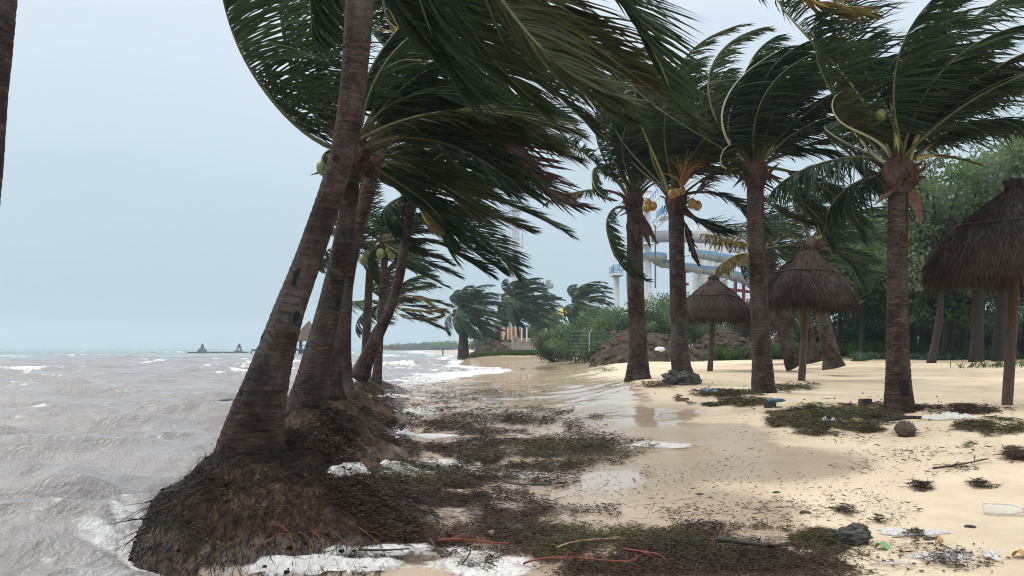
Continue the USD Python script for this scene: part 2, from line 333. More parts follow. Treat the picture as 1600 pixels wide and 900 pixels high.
principled('plastic_blue', [(.3, (.05, .13, .20)), (.7, (.10, .22, .31))], 9, .35)
principled('plastic_black', [(.3, (.012, .013, .015)), (.7, (.035, .036, .04))], 9, .4)
principled('leaf_green', [(.3, (.14, .30, .10)), (.7, (.22, .42, .16))], 20, .45)
principled('leaf_orange', [(.3, (.45, .20, .04)), (.7, (.62, .34, .08))], 20, .5)
principled('brick_red', [(.3, (.10, .055, .04)), (.7, (.19, .11, .08))], 20, .85, bump=.5, bscale=60)
principled('flotsam', [(.3, (.08, .06, .045)), (.7, (.5, .46, .40))], 3, .7, island=True)
mat('clear_plastic', {'t': ('transparent_bsdf', {'color': (.93, .94, .94)}), 'g': ('glossy_bsdf', {'roughness': .12, 'color': (.9, .9, .9)}), 'd': ('diffuse_bsdf', {'color': (.72, .74, .74)}),
                      'f': ('fresnel', {'IOR': 1.28}), 'm': ('mix_closure', {}), 'm2': ('mix_closure', {'fac': .16})},
    [('f.fac', 'm.fac'), ('t.BSDF', 'm.closure1'), ('g.BSDF', 'm.closure2'), ('m.closure', 'm2.closure1'), ('d.BSDF', 'm2.closure2')], surface='m2.closure')
mat('film_plastic', {'t': ('transparent_bsdf', {'color': (.95, .95, .95)}), 'g': ('glossy_bsdf', {'roughness': .2}), 'd': ('diffuse_bsdf', {'color': (.75, .74, .72)}), 'a': ('mix_closure', {'fac': .12}), 'm': ('mix_closure', {'fac': .5})},
    [('d.BSDF', 'a.closure1'), ('g.BSDF', 'a.closure2'), ('t.BSDF', 'm.closure1'), ('a.closure', 'm.closure2')], surface='m.closure')

# palm trunks: brown grey, fine rings and cracks, black wet patches of their own
def trunk_mat(name, lo, mid, hi, patch=.60):
    mat(name, {'g': ('geometry', {}), 'mz': ('mapping', {'scale': (5, 5, 34)}), 'nz': ('noise_texture', {'scale': 1.0, 'detail': 5.0, 'roughness': 0.65}),
               'nf': ('noise_texture', {'scale': 7.0, 'detail': 5.0, 'roughness': 0.6}), 'mf': ('mix_float', {'fac': .4}),
               'r': ('rgb_ramp', {'ramp': [(.34, lo), (.5, mid), (.62, hi)]}),
               'mp': ('mapping', {'scale': (4.5, 4.5, 3.2)}), 'np': ('noise_texture', {'scale': 1.0, 'detail': 4.0, 'roughness': 0.55}),
               'rp': ('rgb_ramp', {'ramp': [(patch - .03, (0, 0, 0)), (patch + .07, (.92, .92, .92))]}), 'mx': ('mix', {'color2': (.017, .016, .017)}),
               'ml': ('mapping', {'scale': (2.2, 2.2, 1.5)}), 'nl': ('noise_texture', {'scale': 1.0, 'detail': 7.0, 'roughness': .7}), 'rl': ('rgb_ramp', {'ramp': [(.46, (0, 0, 0)), (.66, (.75, .75, .75))]}), 'ml2': ('mix', {'color2': (.115, .095, .082)}), 'lr': ('attribute', {'attribute': 'leaf_ring'}), 'lm': ('math', {'math_type': 'multiply'}), 'lrr': ('rgb_ramp', {'ramp': [(.35, (.25, .25, .25)), (.6, (1, 1, 1))]}), 'mr': ('mix', {'color2': (.010, .007, .006)}), 'ba2': ('math', {'math_type': 'multiply_add', 'value2': -.6}), 'mc': ('mapping', {'scale': (60, 60, 12)}), 'nc': ('noise_texture', {'scale': 1.0, 'detail': 4.0, 'roughness': 0.7}),
               'ba': ('math', {'math_type': 'add'}), 'b': ('bump', {'strength': 1.0, 'distance': .02}), 'p': ('principled_bsdf', {'roughness': .7, 'specular_ior_level': .15})},
        [('g.position', 'mz.vector'), ('mz.vector', 'nz.vector'), ('g.position', 'nf.vector'), ('nz.fac', 'mf.a'), ('nf.fac', 'mf.b'), ('mf.result', 'r.fac'),
         ('g.position', 'mp.vector'), ('mp.vector', 'np.vector'), ('np.fac', 'rp.fac'), ('rp.color', 'mx.fac'), ('g.position', 'ml.vector'), ('ml.vector', 'nl.vector'), ('nl.fac', 'rl.fac'), ('rl.color', 'ml2.fac'), ('r.color', 'ml2.color1'), ('ml2.color', 'mr.color1'), ('nf.fac', 'lrr.fac'), ('lr.fac', 'lm.value1'), ('lrr.color', 'lm.value2'), ('lm.value', 'mr.fac'), ('mr.color', 'mx.color1'), ('mx.color', 'p.base_color'),
         ('g.position', 'mc.vector'), ('mc.vector', 'nc.vector'), ('nc.fac', 'ba.value1'), ('nz.fac', 'ba.value2'), ('ba.value', 'b.height'), ('b.normal', 'p.normal')])
trunk_mat('trunk_brown', (.008, .005, .004), (.033, .0195, .0145), (.088, .055, .044))
trunk_mat('trunk_tan', (.009, .0055, .004), (.037, .022, .0155), (.104, .066, .047), .66)

# sand: dry pale sand, wet darker glossy sand and dark soil of the root bank, by what the ground is like there
mat('sand', {'g': ('geometry', {}), 'wet': ('attribute', {'attribute': 'wet'}), 'soil': ('attribute', {'attribute': 'soil'}), 'green': ('attribute', {'attribute': 'green'}), 'film': ('attribute', {'attribute': 'film'}), 'rf': ('mix_float', {'b': .07}), 'bf': ('mix_float', {'b': .06}), 'fa': ('math', {'math_type': 'multiply_add', 'value2': 1.1, 'value3': -.55}), 'fb': ('math', {'math_type': 'add', 'use_clamp': True}), 'fst': ('map_range', {'range_type': 'smoothstep', 'from_min': .35, 'from_max': .6, 'clamp': True}),
             'n1': ('noise_texture', {'scale': .9, 'detail': 6.0, 'roughness': .6}), 'n2': ('noise_texture', {'scale': 9.0, 'detail': 6.0, 'roughness': .7}), 'n3': ('noise_texture', {'scale': 160.0, 'detail': 3.0}),
             'dry': ('rgb_ramp', {'ramp': [(.28, (.52, .415, .29)), (.5, (.67, .545, .385)), (.72, (.76, .63, .46))]}),
             'wr': ('rgb_ramp', {'ramp': [(.3, (.40, .30, .205)), (.7, (.52, .40, .29))]}),
             'sr': ('rgb_ramp', {'ramp': [(.3, (.02, .0125, .008)), (.5, (.07, .043, .026)), (.7, (.16, .11, .07))]}),
             'gr': ('rgb_ramp', {'ramp': [(.3, (.03, .035, .014)), (.7, (.09, .10, .04))]}),
             'wa': ('math', {'math_type': 'multiply_add', 'value2': .7, 'value3': -.35}), 'ws': ('math', {'math_type': 'add', 'use_clamp': True}),
             'wst': ('map_range', {'range_type': 'smoothstep', 'from_min': .3, 'from_max': .7, 'clamp': True}),
             'm1': ('mix', {}), 'm2': ('mix', {}), 'm3': ('mix', {}),
             'sa': ('math', {'math_type': 'multiply_add', 'value2': .8, 'value3': -.4}), 'ss': ('math', {'math_type': 'add', 'use_clamp': True}), 'sst': ('map_range', {'range_type': 'smoothstep', 'from_min': .35, 'from_max': .6, 'clamp': True}),
             'grain': ('mix', {'mix_type': 'multiply', 'fac': .35}), 'gg': ('rgb_ramp', {'ramp': [(.25, (.55, .55, .55)), (.6, (1.05, 1.05, 1.05))]}),
             'rr': ('map_range', {'from_min': 0.0, 'from_max': 1.0, 'to_min': .85, 'to_max': .30, 'clamp': True}),
             'sp': ('map_range', {'from_min': 0.0, 'from_max': 1.0, 'to_min': .15, 'to_max': .5, 'clamp': True}),
             'bs': ('map_range', {'from_min': 0.0, 'from_max': 1.0, 'to_min': .5, 'to_max': .22, 'clamp': True}),
             'b': ('bump', {'distance': .02}), 'p': ('principled_bsdf', {})},
    [('g.position', 'n1.vector'), ('g.position', 'n2.vector'), ('g.position', 'n3.vector'), ('n1.fac', 'dry.fac'), ('n1.fac', 'wr.fac'), ('n2.fac', 'sr.fac'), ('n2.fac', 'gr.fac'),
     ('n1.fac', 'wa.value1'), ('wa.value', 'ws.value1'), ('wet.fac', 'ws.value2'), ('ws.value', 'wst.value'), ('wst.result', 'm1.fac'), ('dry.color', 'm1.color1'), ('wr.color', 'm1.color2'),
     ('n2.fac', 'sa.value1'), ('sa.value', 'ss.value1'), ('soil.fac', 'ss.value2'), ('ss.value', 'sst.value'), ('sst.result', 'm2.fac'), ('m1.color', 'm2.color1'), ('sr.color', 'm2.color2'),
     ('green.fac', 'm3.fac'), ('m2.color', 'm3.color1'), ('gr.color', 'm3.color2'), ('n3.fac', 'gg.fac'), ('m3.color', 'grain.color1'), ('gg.color', 'grain.color2'), ('grain.color', 'p.base_color'),
     ('wst.result', 'rr.value'), ('n1.fac', 'fa.value1'), ('fa.value', 'fb.value1'), ('film.fac', 'fb.value2'), ('fb.value', 'fst.value'), ('fst.result', 'rf.fac'), ('rr.result', 'rf.a'), ('rf.result', 'p.roughness'), ('wst.result', 'sp.value'), ('sp.result', 'p.specular_ior_level'), ('wst.result', 'bs.value'), ('fst.result', 'bf.fac'), ('bs.result', 'bf.a'), ('bf.result', 'b.strength'), ('n2.fac', 'b.height'), ('b.normal', 'p.normal')])
# water: silty, with foam where the sea has it
mat('sea_water', {'g': ('geometry', {}), 'foam': ('attribute', {'attribute': 'foam'}), 'far': ('attribute', {'attribute': 'offing'}),
                  'm': ('mapping', {'scale': (1.0, .7, 1.0)}), 'n1': ('noise_texture', {'scale': 3.0, 'detail': 6.0, 'roughness': .65, 'distortion': .6}), 'n2': ('noise_texture', {'scale': 22.0, 'detail': 4.0, 'roughness': .6}),
                  'n0': ('noise_texture', {'scale': .25, 'detail': 4.0, 'roughness': .6}),
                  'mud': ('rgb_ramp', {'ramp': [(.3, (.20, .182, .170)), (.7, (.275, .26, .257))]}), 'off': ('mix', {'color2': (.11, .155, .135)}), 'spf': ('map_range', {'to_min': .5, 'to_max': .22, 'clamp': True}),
                  'fa': ('math', {'math_type': 'multiply_add', 'value2': 1.15, 'value3': -.575}), 'fs': ('math', {'math_type': 'add', 'use_clamp': True}), 'fst': ('map_range', {'range_type': 'smoothstep', 'from_min': .44, 'from_max': .72, 'clamp': True}),
                  'mx': ('mix', {'color2': (.62, .61, .60)}), 'rr': ('map_range', {'to_min': .12, 'to_max': .7, 'clamp': True}),
                  'hb': ('math', {'math_type': 'multiply_add', 'value2': .5}), 'b': ('bump', {'strength': .8, 'distance': .07}), 'p': ('principled_bsdf', {'ior': 1.33, 'specular_ior_level': .5})},
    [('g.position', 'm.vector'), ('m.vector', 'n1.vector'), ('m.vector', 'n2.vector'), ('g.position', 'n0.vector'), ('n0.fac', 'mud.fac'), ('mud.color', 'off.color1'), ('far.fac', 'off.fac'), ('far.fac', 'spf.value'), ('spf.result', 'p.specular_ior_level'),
     ('n1.fac', 'fa.value1'), ('fa.value', 'fs.value1'), ('foam.fac', 'fs.value2'), ('fs.value', 'fst.value'), ('fst.result', 'mx.fac'), ('off.color', 'mx.color1'), ('mx.color', 'p.base_color'),
     ('fst.result', 'rr.value'), ('rr.result', 'p.roughness'), ('n2.fac', 'hb.value1'), ('n1.fac', 'hb.value3'), ('hb.value', 'b.height'), ('b.normal', 'p.normal')])
mat('foam', {'g': ('geometry', {}), 'th': ('attribute', {'attribute': 'thick'}), 'n': ('noise_texture', {'scale': 30.0, 'detail': 6.0, 'roughness': .7}), 'v': ('noise_texture', {'scale': 190.0, 'detail': 3.0}), 'n5': ('noise_texture', {'scale': 9.0, 'detail': 6.0, 'roughness': .7}),
             'r': ('rgb_ramp', {'ramp': [(.25, (.42, .37, .31)), (.5, (.64, .61, .57)), (.7, (.80, .79, .77))]}), 'am': ('mix_float', {'fac': .45}), 'ad': ('math', {'math_type': 'add'}), 'h': ('map_range', {'range_type': 'smoothstep', 'from_min': .48, 'from_max': .78, 'clamp': True}),
             'b': ('bump', {'strength': .5, 'distance': .006}), 'p': ('principled_bsdf', {'roughness': .45}), 't': ('transparent_bsdf', {}), 'm': ('mix_closure', {})},
    [('g.position', 'n.vector'), ('g.position', 'v.vector'), ('g.position', 'n5.vector'), ('n.fac', 'r.fac'), ('r.color', 'p.base_color'), ('v.fac', 'b.height'), ('b.normal', 'p.normal'),
     ('n5.fac', 'am.a'), ('n.fac', 'am.b'), ('am.result', 'ad.value1'), ('th.fac', 'ad.value2'), ('ad.value', 'h.value'), ('h.result', 'm.fac'), ('t.BSDF', 'm.closure1'), ('p.BSDF', 'm.closure2')], surface='m.closure')

# ------------------------------------------------------------------ ground
gp, gq = project(np.stack([gx, gy, gz], -1)); front = gy > 1.0
u_ = gx - ridge_x(gy)
wet_line = 0.205 + .06 * smooth(15, 40, gy)                          # the height the swash has reached
wet = smooth(wet_line + .07, wet_line - .05, gz + .22 * (meshkit.fbm(np.stack([gx * .55, gy * .35, 0 * gx], -1), 5, 21) - .5))
for cx, cy, rx, ry, w_ in ((1160, 725, 230, 38, .75), (1010, 650, 120, 26, .5), (960, 740, 170, 60, .9)):
    wet = np.maximum(wet, np.where(front, w_ * np.exp(-(((gp - cx) / rx) ** 2 + ((gq - cy) / ry) ** 2) ** 2) * (.55 + .9 * meshkit.fbm(np.stack([gx * 1.3, gy * .8, 0 * gx], -1), 4, 24)), 0))
soil = np.clip(smooth(1.75, 1.0, u_ + 0.5 * (meshkit.fbm(np.stack([gx * 1.2, gy * 1.2, 0 * gx], -1), 3, 31) - .5)) * smooth(-1.6, -1.2, u_) * smooth(4.4, 4.9, gy) * (1 - smooth(22, 27, gy)) * np.maximum(smooth(.0, .12, gz), smooth(-.12, -.02, gz) * smooth(.15, -.2, u_)), 0, 1)
muck = np.zeros_like(gx)
for cx, cy, rx, ry, w_ in ((1010, 862, 320, 34, .22), (740, 800, 210, 48, .75), (600, 750, 160, 60, .9), (840, 705, 190, 28, .6), (720, 690, 140, 40, .8), (780, 655, 150, 20, .7), (700, 622, 130, 14, .7), (640, 600, 80, 8, .7)):
    muck = np.maximum(muck, np.where(front, w_ * np.exp(-(((gp - cx) / rx) ** 2 + ((gq - cy) / ry) ** 2) ** 1.5), 0))
soil = np.maximum(soil, np.clip(muck * .8 + 1.3 * (meshkit.fbm(np.stack([gx * 2.2, gy * 1.6, 0 * gx], -1), 5, 33) - .62), 0, 1) * (gz > -.03))
gz += .085 * np.clip(soil, 0, 1) * (meshkit.fbm(np.stack([gx * 3.2, gy * 2.6, 0 * gx], -1), 4, 36) - .38) * smooth(24, 12, gy) * smooth(.2, .6, u_) * front
far_land = np.maximum(smooth(71, 76, gy) * smooth(.3, .5, gz), smooth(33, 39, gy + 2 * meshkit.noise(np.stack([gx * .4, gy * .4, 0 * gx], -1), 4)) * smooth(10.5, 13, gx))
ground = solo('beach_ground', (np.stack([gx, gy, gz], -1).reshape(-1, 3), gf), 'sand', kind='structure', smooth=True, loc=(0, 0, 0))
film = np.zeros_like(gx)
for cx, cy, rx, ry, w_ in ((870, 612, 170, 34, .85), (780, 575, 190, 24, .9), (1010, 650, 110, 22, .7), (930, 750, 160, 28, .6), (800, 745, 90, 16, .8), (1000, 700, 150, 20, .55)):
    film = np.maximum(film, np.where(front, w_ * np.exp(-(((gp - cx) / rx) ** 2 + ((gq - cy) / ry) ** 2) ** 1.5), 0))
wet = np.maximum(wet, film * .9)
for k, v in (('film', film), ('wet', wet), ('soil', soil), ('green', far_land * .95)): primvar(ground, k, v.ravel())

# ------------------------------------------------------------------ sea
s_r = np.r_[np.exp(np.linspace(math.log(2.6), math.log(120), 520)), np.exp(np.linspace(math.log(121), math.log(2400), 200))]
s_t = np.r_[np.linspace(-math.pi * .75, -.72, 20)[:-1], np.linspace(-.72, .16, 400), np.linspace(.16, .6, 24)[1:]]
sx, sy, sf = polar(s_r, s_t)
szg = zg(sx, sy)
rw = np.random.RandomState(5)
waves, amp_sum = np.zeros_like(sx), 0
wx, wy = np.zeros_like(sx), np.zeros_like(sx)
r_ = np.hypot(sx, sy)
for k in range(40):
    lam = math.exp(rw.uniform(math.log(.35), math.log(7.0))); a = math.radians(rw.normal(-62, 26)); kx, ky = math.cos(a), math.sin(a)
    ph = 2 * math.pi * (kx * sx + ky * sy) / lam + rw.uniform(0, 6.28) + 1.2 * meshkit.noise(np.stack([sx / lam * .35, sy / lam * .35, 0 * sx + k], -1), k)
    am = .0125 * lam ** .60 * smooth(lam * 220, lam * 60, r_)
    waves += am * (np.cos(ph) + .25 * np.cos(2 * ph)); q = am * np.sin(ph) * .75
    wx -= kx * q; wy -= ky * q
depth = -szg
calm = smooth(-.02, .45, depth)
damp = .12 + .88 * calm
g_mod = .55 + .9 * meshkit.fbm(np.stack([sx * .13, sy * .08, 0 * sx], -1), 3, 17)
swell = waves * damp * g_mod
for px, py, d, ha, hb, hh in ((75, 770, 8.1, .9, .42, .46), (640, 560, 70, 9, 2, .25), (285, 735, 9.6, .6, .3, .10)):   # single breaking crests
    c = at(px, py, d); ex, ey = (sx - c[0]), (sy - c[1])
    swell = swell + hh * np.exp(-(ex / ha) ** 2) * np.exp(-(ey / hb) ** 2) * (1 + .25 * (meshkit.noise(np.stack([sx * 3, sy * 3, 0 * sx], -1), 2) - .5))
sz = -0.015 + swell
q3 = np.stack([sx, sy, 0 * sx], -1)
fn = meshkit.fbm(q3 * np.array([.9, .45, 1]), 5, 41)
fn2 = meshkit.fbm(q3 * np.array([.16, .07, 1]), 4, 43)
crest = waves * g_mod
crest_hi = smooth(.10, .22, crest) * smooth(7, 14, r_)
foam = .10 + .40 * smooth(.09, .19, crest) * smooth(7, 12, r_) * smooth(.45, .57, fn2) + .40 * smooth(.50, .62, fn2) * smooth(.46, .60, fn)
foam = np.maximum(foam, .78 * smooth(.30, .05, depth + .35 * (fn - .5)) * smooth(-.3, -.02, depth + .25))
# the white run-up between the tree line and the far bank
spx, spy = project(np.stack([sx, sy, 0 * sx], -1))
foam = np.maximum(foam, .46 * np.where(sy > 20, smooth(590, 640, spx) * smooth(545, 556, spy), 0) * (.75 + .7 * (fn - .5)))
for cx, cy, rx, ry, w_ in ((150, 868, 80, 22, .66), (200, 840, 60, 44, .62), (270, 780, 46, 30, .58), (335, 718, 34, 20, .55), (90, 872, 90, 14, .5), (100, 745, 60, 8, .5), (60, 640, 60, 5, .5), (250, 690, 70, 6, .5), (420, 655, 50, 8, .55), (300, 775, 40, 16, .5), (150, 655, 200, 30, .26), (280, 740, 55, 14, .5), (520, 885, 330, 26, .85), (60, 820, 120, 60, .28)):
    foam = np.maximum(foam, np.where(sy > 1, w_ * np.exp(-(((spx - cx) / rx) ** 2 + ((spy - cy) / ry) ** 2)), 0) * (.7 + .7 * fn))
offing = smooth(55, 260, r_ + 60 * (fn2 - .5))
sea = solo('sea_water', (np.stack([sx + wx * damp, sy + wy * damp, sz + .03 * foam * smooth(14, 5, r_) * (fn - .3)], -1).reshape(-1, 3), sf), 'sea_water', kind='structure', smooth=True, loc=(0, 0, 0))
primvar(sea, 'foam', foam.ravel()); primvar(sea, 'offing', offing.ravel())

# ------------------------------------------------------------------ palms
WIND = unit([1.0, 0.12, -0.06])
GRAV = np.array([0, 0, -1.0])

def frond(palm, P, material, L, n=70, width=.034, wind=1.0, droop=.35, start=.2, rad=.022, stalk='stalk_dark', seed=0, segs=4, ragged=.06, base_end=.35):
    """One feathery frond: P runs along its midrib; the leaflets are combed by the wind."""
    r = np.random.RandomState(seed)
    C = spline(P, 40); s = np.linspace(0, 1, 40); T = unit(np.gradient(C, axis=0))
    ref = unit(np.array([0, 0, 1.0]) * .75 - WIND * .55)
    S = np.cross(T, ref); S = unit(S); N = np.cross(S, T)
    t = start + (1 - start) * np.repeat((np.arange(n) + .5) / n, 2) + r.normal(0, .25 / n, 2 * n); t = np.clip(t, start, 1)
    side = np.tile([1.0, -1.0], n)
    keep = r.rand(2 * n) > ragged * (.5 + meshkit.noise(np.stack([t * 9, side, 0 * t], -1), seed % 97))
    t, side = t[keep], side[keep]; m = len(t)
    g = lambda A: np.stack([np.interp(t, s, A[:, k]) for k in range(3)], 1)
    b, tt, ss, nn = g(C), unit(g(T)), unit(g(S)), unit(g(N))
    v = (t - start) / (1 - start)
    prof = np.interp(v, [0, .12, .35, .65, .88, 1], [.42, .75, 1.0, .92, .6, base_end])
    Ls = L * prof * r.uniform(.72, 1.15, m) * np.where(r.rand(m) < .06, r.uniform(.3, .7, m), 1)
    a = np.radians(np.interp(v, [0, .5, 1], [68, 52, 22]) + r.normal(0, 5, m))
    d0 = unit(np.cos(a)[:, None] * tt + np.sin(a)[:, None] * (side[:, None] * ss * .92 + .25 * nn))
    gust = wind * (.8 + .4 * r.rand(m))
    dw = d0 @ WIND; d0 = unit(d0 + (gust * .35 - np.minimum(dw, 0) * np.minimum(gust * 1.15, 1.0))[:, None] * WIND)
    clumpv = np.stack([meshkit.noise(np.stack([t * 34 + 50, side * 3 + 9, 0 * t + k], -1), seed % 89 + k) - .5 for k in range(3)], 1) * .75
    d1 = unit(gust[:, None] * WIND * 1.0 + tt * .38 + GRAV * (droop * r.uniform(.5, 1.7, m))[:, None] + d0 * .18 + r.normal(0, .10, (m, 3)) + clumpv)
    nv = unit(nn * .8 + np.cross(tt, d1) * .5 + r.normal(0, .5, (m, 3)))
    V, f = ribbons(b, d0, d1, Ls, width * (.55 + .45 * prof) * r.uniform(.8, 1.15, m), nv, segs, .62)
    fp = palm.part('frond', (V, f), material)
    rr = rad * np.interp(s, [0, .06, .25, 1], [2.1, 1.35, 1, .22])
    palm.part('midrib', tube(C[::2], rr[::2], 6), stalk, True, under=fp)
    return fp

def blown(c, az, el, L, kw=1.5, kg=.5, n=14):
    """The line of a midrib that starts from c at an azimuth and elevation and bends downwind and down."""
    d = np.array([math.cos(el) * math.cos(az), math.cos(el) * math.sin(az), math.sin(el)]); p = np.array(c, float); out = [p]
    for k in range(n):
        w = kw * (k / n) ** .7
        d = unit(d + (WIND * w + GRAV * kg * (.3 + 1.4 * k / n)) * (1.6 / n)); p = p + d * L / n; out.append(p)
    return np.array(out)

def trunk_mesh(pts, radii, sides=36, step=.016, seed=0, ring=.05, amp=.035):
    P = np.asarray(pts, float); L = np.linalg.norm(np.diff(P, axis=0), axis=1); s0 = np.r_[0, np.cumsum(L)]
    n = max(8, int(s0[-1] / step)); C = spline(P, n); R = np.interp(np.linspace(0, s0[-1], n), s0, radii)
    def disp(s, th):
        q = np.stack([np.cos(th) * 1.3, np.sin(th) * 1.3, s * 2.2], -1)
        ph = s / ring + 1.1 * meshkit.noise(q * 1.5, seed + 3) + .35 * np.sin(s * 5 + seed)
        saw = ph % 1.0
        return 1 + amp * (saw - .5) * meshkit.noise(q * 2.3 + 9, seed + 4) * 1.6 + .07 * (meshkit.fbm(q * 1.6, 3, seed) - .5) + .05 * (meshkit.fbm(q * 9, 2, seed + 7) - .5)
    V, f = tube(C, R, sides, True, disp)
    sl = np.r_[0, np.cumsum(np.linalg.norm(np.diff(C, axis=0), axis=1))]; S_, T_ = np.meshgrid(sl, np.linspace(0, 2 * np.pi, sides, endpoint=False), indexing='ij')
    q = np.stack([np.cos(T_) * 1.3, np.sin(T_) * 1.3, S_ * 2.2], -1); saw = (S_ / ring + 1.1 * meshkit.noise(q * 1.5, seed + 3) + .35 * np.sin(S_ * 5 + seed)) % 1.0
    groove = np.maximum(smooth(.72, .97, saw), smooth(.10, .0, saw)) * (.35 + .65 * smooth(.35, .6, meshkit.noise(q * 3.7, seed + 8)))
    return V, f, np.r_[groove.ravel(), 0, 0]

def sheaths(palm, c, axis, r, n, seed, mats=('sheath', 'sheath', 'sheath_red'), L=(.25, .5), down=.5):
    """Dry brown leaf bases round the top of a trunk."""
    q = np.random.RandomState(seed)
    for k in range(n):
        a = q.uniform(0, 6.28); e = unit([math.cos(a), math.sin(a), 0]); h = q.uniform(-.32, .12)
        p0 = c + axis * h + e * r * .75; l = q.uniform(*L); up = q.uniform(-.9, .9) if q.rand() < down else q.uniform(.3, 1.0)
        d0 = unit(e * .6 + np.array([0, 0, 1]) * (.8 if up > 0 else -.5)); d1 = unit(e + np.array([0, 0, up]) + WIND * .35)
        v, f = ribbons(p0[None], d0[None], d1[None], np.array([l]), np.array([q.uniform(.10, .19)]), unit(e + q.normal(0, .2, 3))[None], 5, .8, [1.0, .95, .8, .55, .3])
        v2 = v + e * .012
        palm.part('leaf_base', (np.vstack([v, v2]), np.vstack([f, f[:, ::-1] + len(v)])), mats[q.randint(len(mats))])
    palm.part('fibre_collar', tube([c - axis * .34, c - axis * .16, c, c + axis * .14, c + axis * .3], [r * .95, r * 1.35, r * 1.5, r * 1.2, r * .5], 20, True,
              lambda s, t: 1 + .38 * (meshkit.fbm(np.stack([np.cos(t) * 2.2, np.sin(t) * 2.2, s * 7], -1), 4, seed) - .5)), 'sheath', False)
    fr = q.normal(0, 1, (160, 3)); fr[:, 2] *= .3; e = unit(fr * [1, 1, 0] + 1e-6)
    b = c + e * r * 1.1 + axis * q.uniform(-.3, .12, 160)[:, None]
    palm.part('dry_fibre', ribbons(b, unit(e + q.normal(0, .3, (160, 3))), unit(GRAV * .9 + WIND * .5 + q.normal(0, .3, (160, 3))), q.uniform(.08, .32, 160), q.uniform(.006, .018, 160), unit(q.normal(0, 1, (160, 3))), 3), 'frond_brown', kind='stuff')

def coconuts(palm, pts, material, r=.095, seed=0):
    q = np.random.RandomState(seed)
    for p in pts:
        palm.part('coconut', blob(p, np.array([r, r, r * 1.18]) * q.uniform(.85, 1.1), 2, .05, 1.2, q.randint(999)), material, True)

def flower_stalk(palm, c, d, L, seed, material='flower', n=34):
    q = np.random.RandomState(seed); b = np.repeat(np.asarray(c)[None], n, 0) + np.outer(np.linspace(0, .45, n), d) * L
    dd = unit(d + q.normal(0, .45, (n, 3)))
    ms = []
    for k in range(n):
        P = np.array([b[k], b[k] + dd[k] * L * .3, b[k] + unit(dd[k] + GRAV * .2) * L * .62]); ms.append(tube(P, [.011, .008, .004], 4))
    palm.part('flower_spray', join(ms), material, kind='stuff')

_fs = [1000]
def fpx(palm, pts, d0, d1, material, L, **kw):
    """A frond whose midrib passes the given pixels, from depth d0 to d1."""
    dd = np.linspace(d0, d1, len(pts)); _fs[0] += 7
    P = np.array([at(x, y, d) for (x, y), d in zip(pts, dd)])
    return frond(palm, P, material, L, seed=_fs[0], **kw)

def crown(palm, c, count, Lr, seed, mats=('frond_green', 'frond_deep', 'frond_olive'), leaf=.9, el=(5, 80), kw=(1.2, 2.0), kg=(.3, .8), az=None, **k2):
    q = np.random.RandomState(seed)
    for i in range(count):
        a = (i + q.uniform(-.3, .3)) * 2.39996 if az is None else math.radians(q.uniform(*az))
        e = math.radians(el[0] + (el[1] - el[0]) * (i + .5) / count)
        P = blown(c + q.normal(0, .05, 3), a, e, q.uniform(*Lr), q.uniform(*kw), q.uniform(*kg))
        frond(palm, P, mats[q.randint(len(mats))], leaf * q.uniform(.85, 1.1), seed=seed * 31 + i, **k2)

def px_trunk(rows, d0, d1, seed, extra=(), **kw):
    """Trunk from rows of (px, py, width in pixels), the depth running from d0 to d1; extra: more (x, y, z, radius)."""
    dd = np.linspace(d0, d1, len(rows))
    P = [at(x, y, d) for (x, y, w), d in zip(rows, dd)]; R = [w * d / F / 2 for (x, y, w), d in zip(rows, dd)]
    for e in extra: P.append(np.array(e[:3])); R.append(e[3])
    return np.array(P), np.array(R), trunk_mesh(P, R, seed=seed, **kw)

def root_ball(palm, c, r_top, seed, n, reach, hairy=1.0, mats=('root_fibre', 'root_grey')):
    """Matted fine roots that spread from the foot of a trunk over its mound."""
    q = np.random.RandomState(seed)
    for mname, share in zip(mats, (.75, .25)):
        m = int(n * share); a = q.uniform(0, 6.28, m); rr = r_top + (reach - r_top) * q.rand(m) ** .8
        x, y = c[0] + np.cos(a) * rr, c[1] + np.sin(a) * rr
        b = np.stack([x, y, zg(x, y) + .012], -1)
        e = np.stack([np.cos(a), np.sin(a), 0 * a], -1); e = unit(e * .25 + q.normal(0, 1, (m, 3)) * [1, 1, 0])
        L = q.uniform(.02, .085, m) * (.6 + .4 * reach)
        x2, y2 = x + e[:, 0] * L, y + e[:, 1] * L; z2 = zg(x2, y2)
        d = unit(np.stack([x2, y2, z2 + .01], -1) - b)
        lift = q.uniform(-.1, .22, m) * hairy
        palm.part('root_mat', ribbons(b, unit(d + np.outer(lift, [0, 0, 1])), unit(d - np.outer(lift * .9, [0, 0, 1]) + q.normal(0, .7, (m, 3))), L * q.choice([.6, 1, 1, 1.8], m), q.uniform(.002, .006, m), unit(np.array([0, 0, 1.0]) + q.normal(0, .5, (m, 3))), 3, 1.0, [1, .9, .6]), mname, kind='stuff')

LP = 'wind-bent coconut palms along the water\'s edge'
BP = 'coconut palms on the beach'

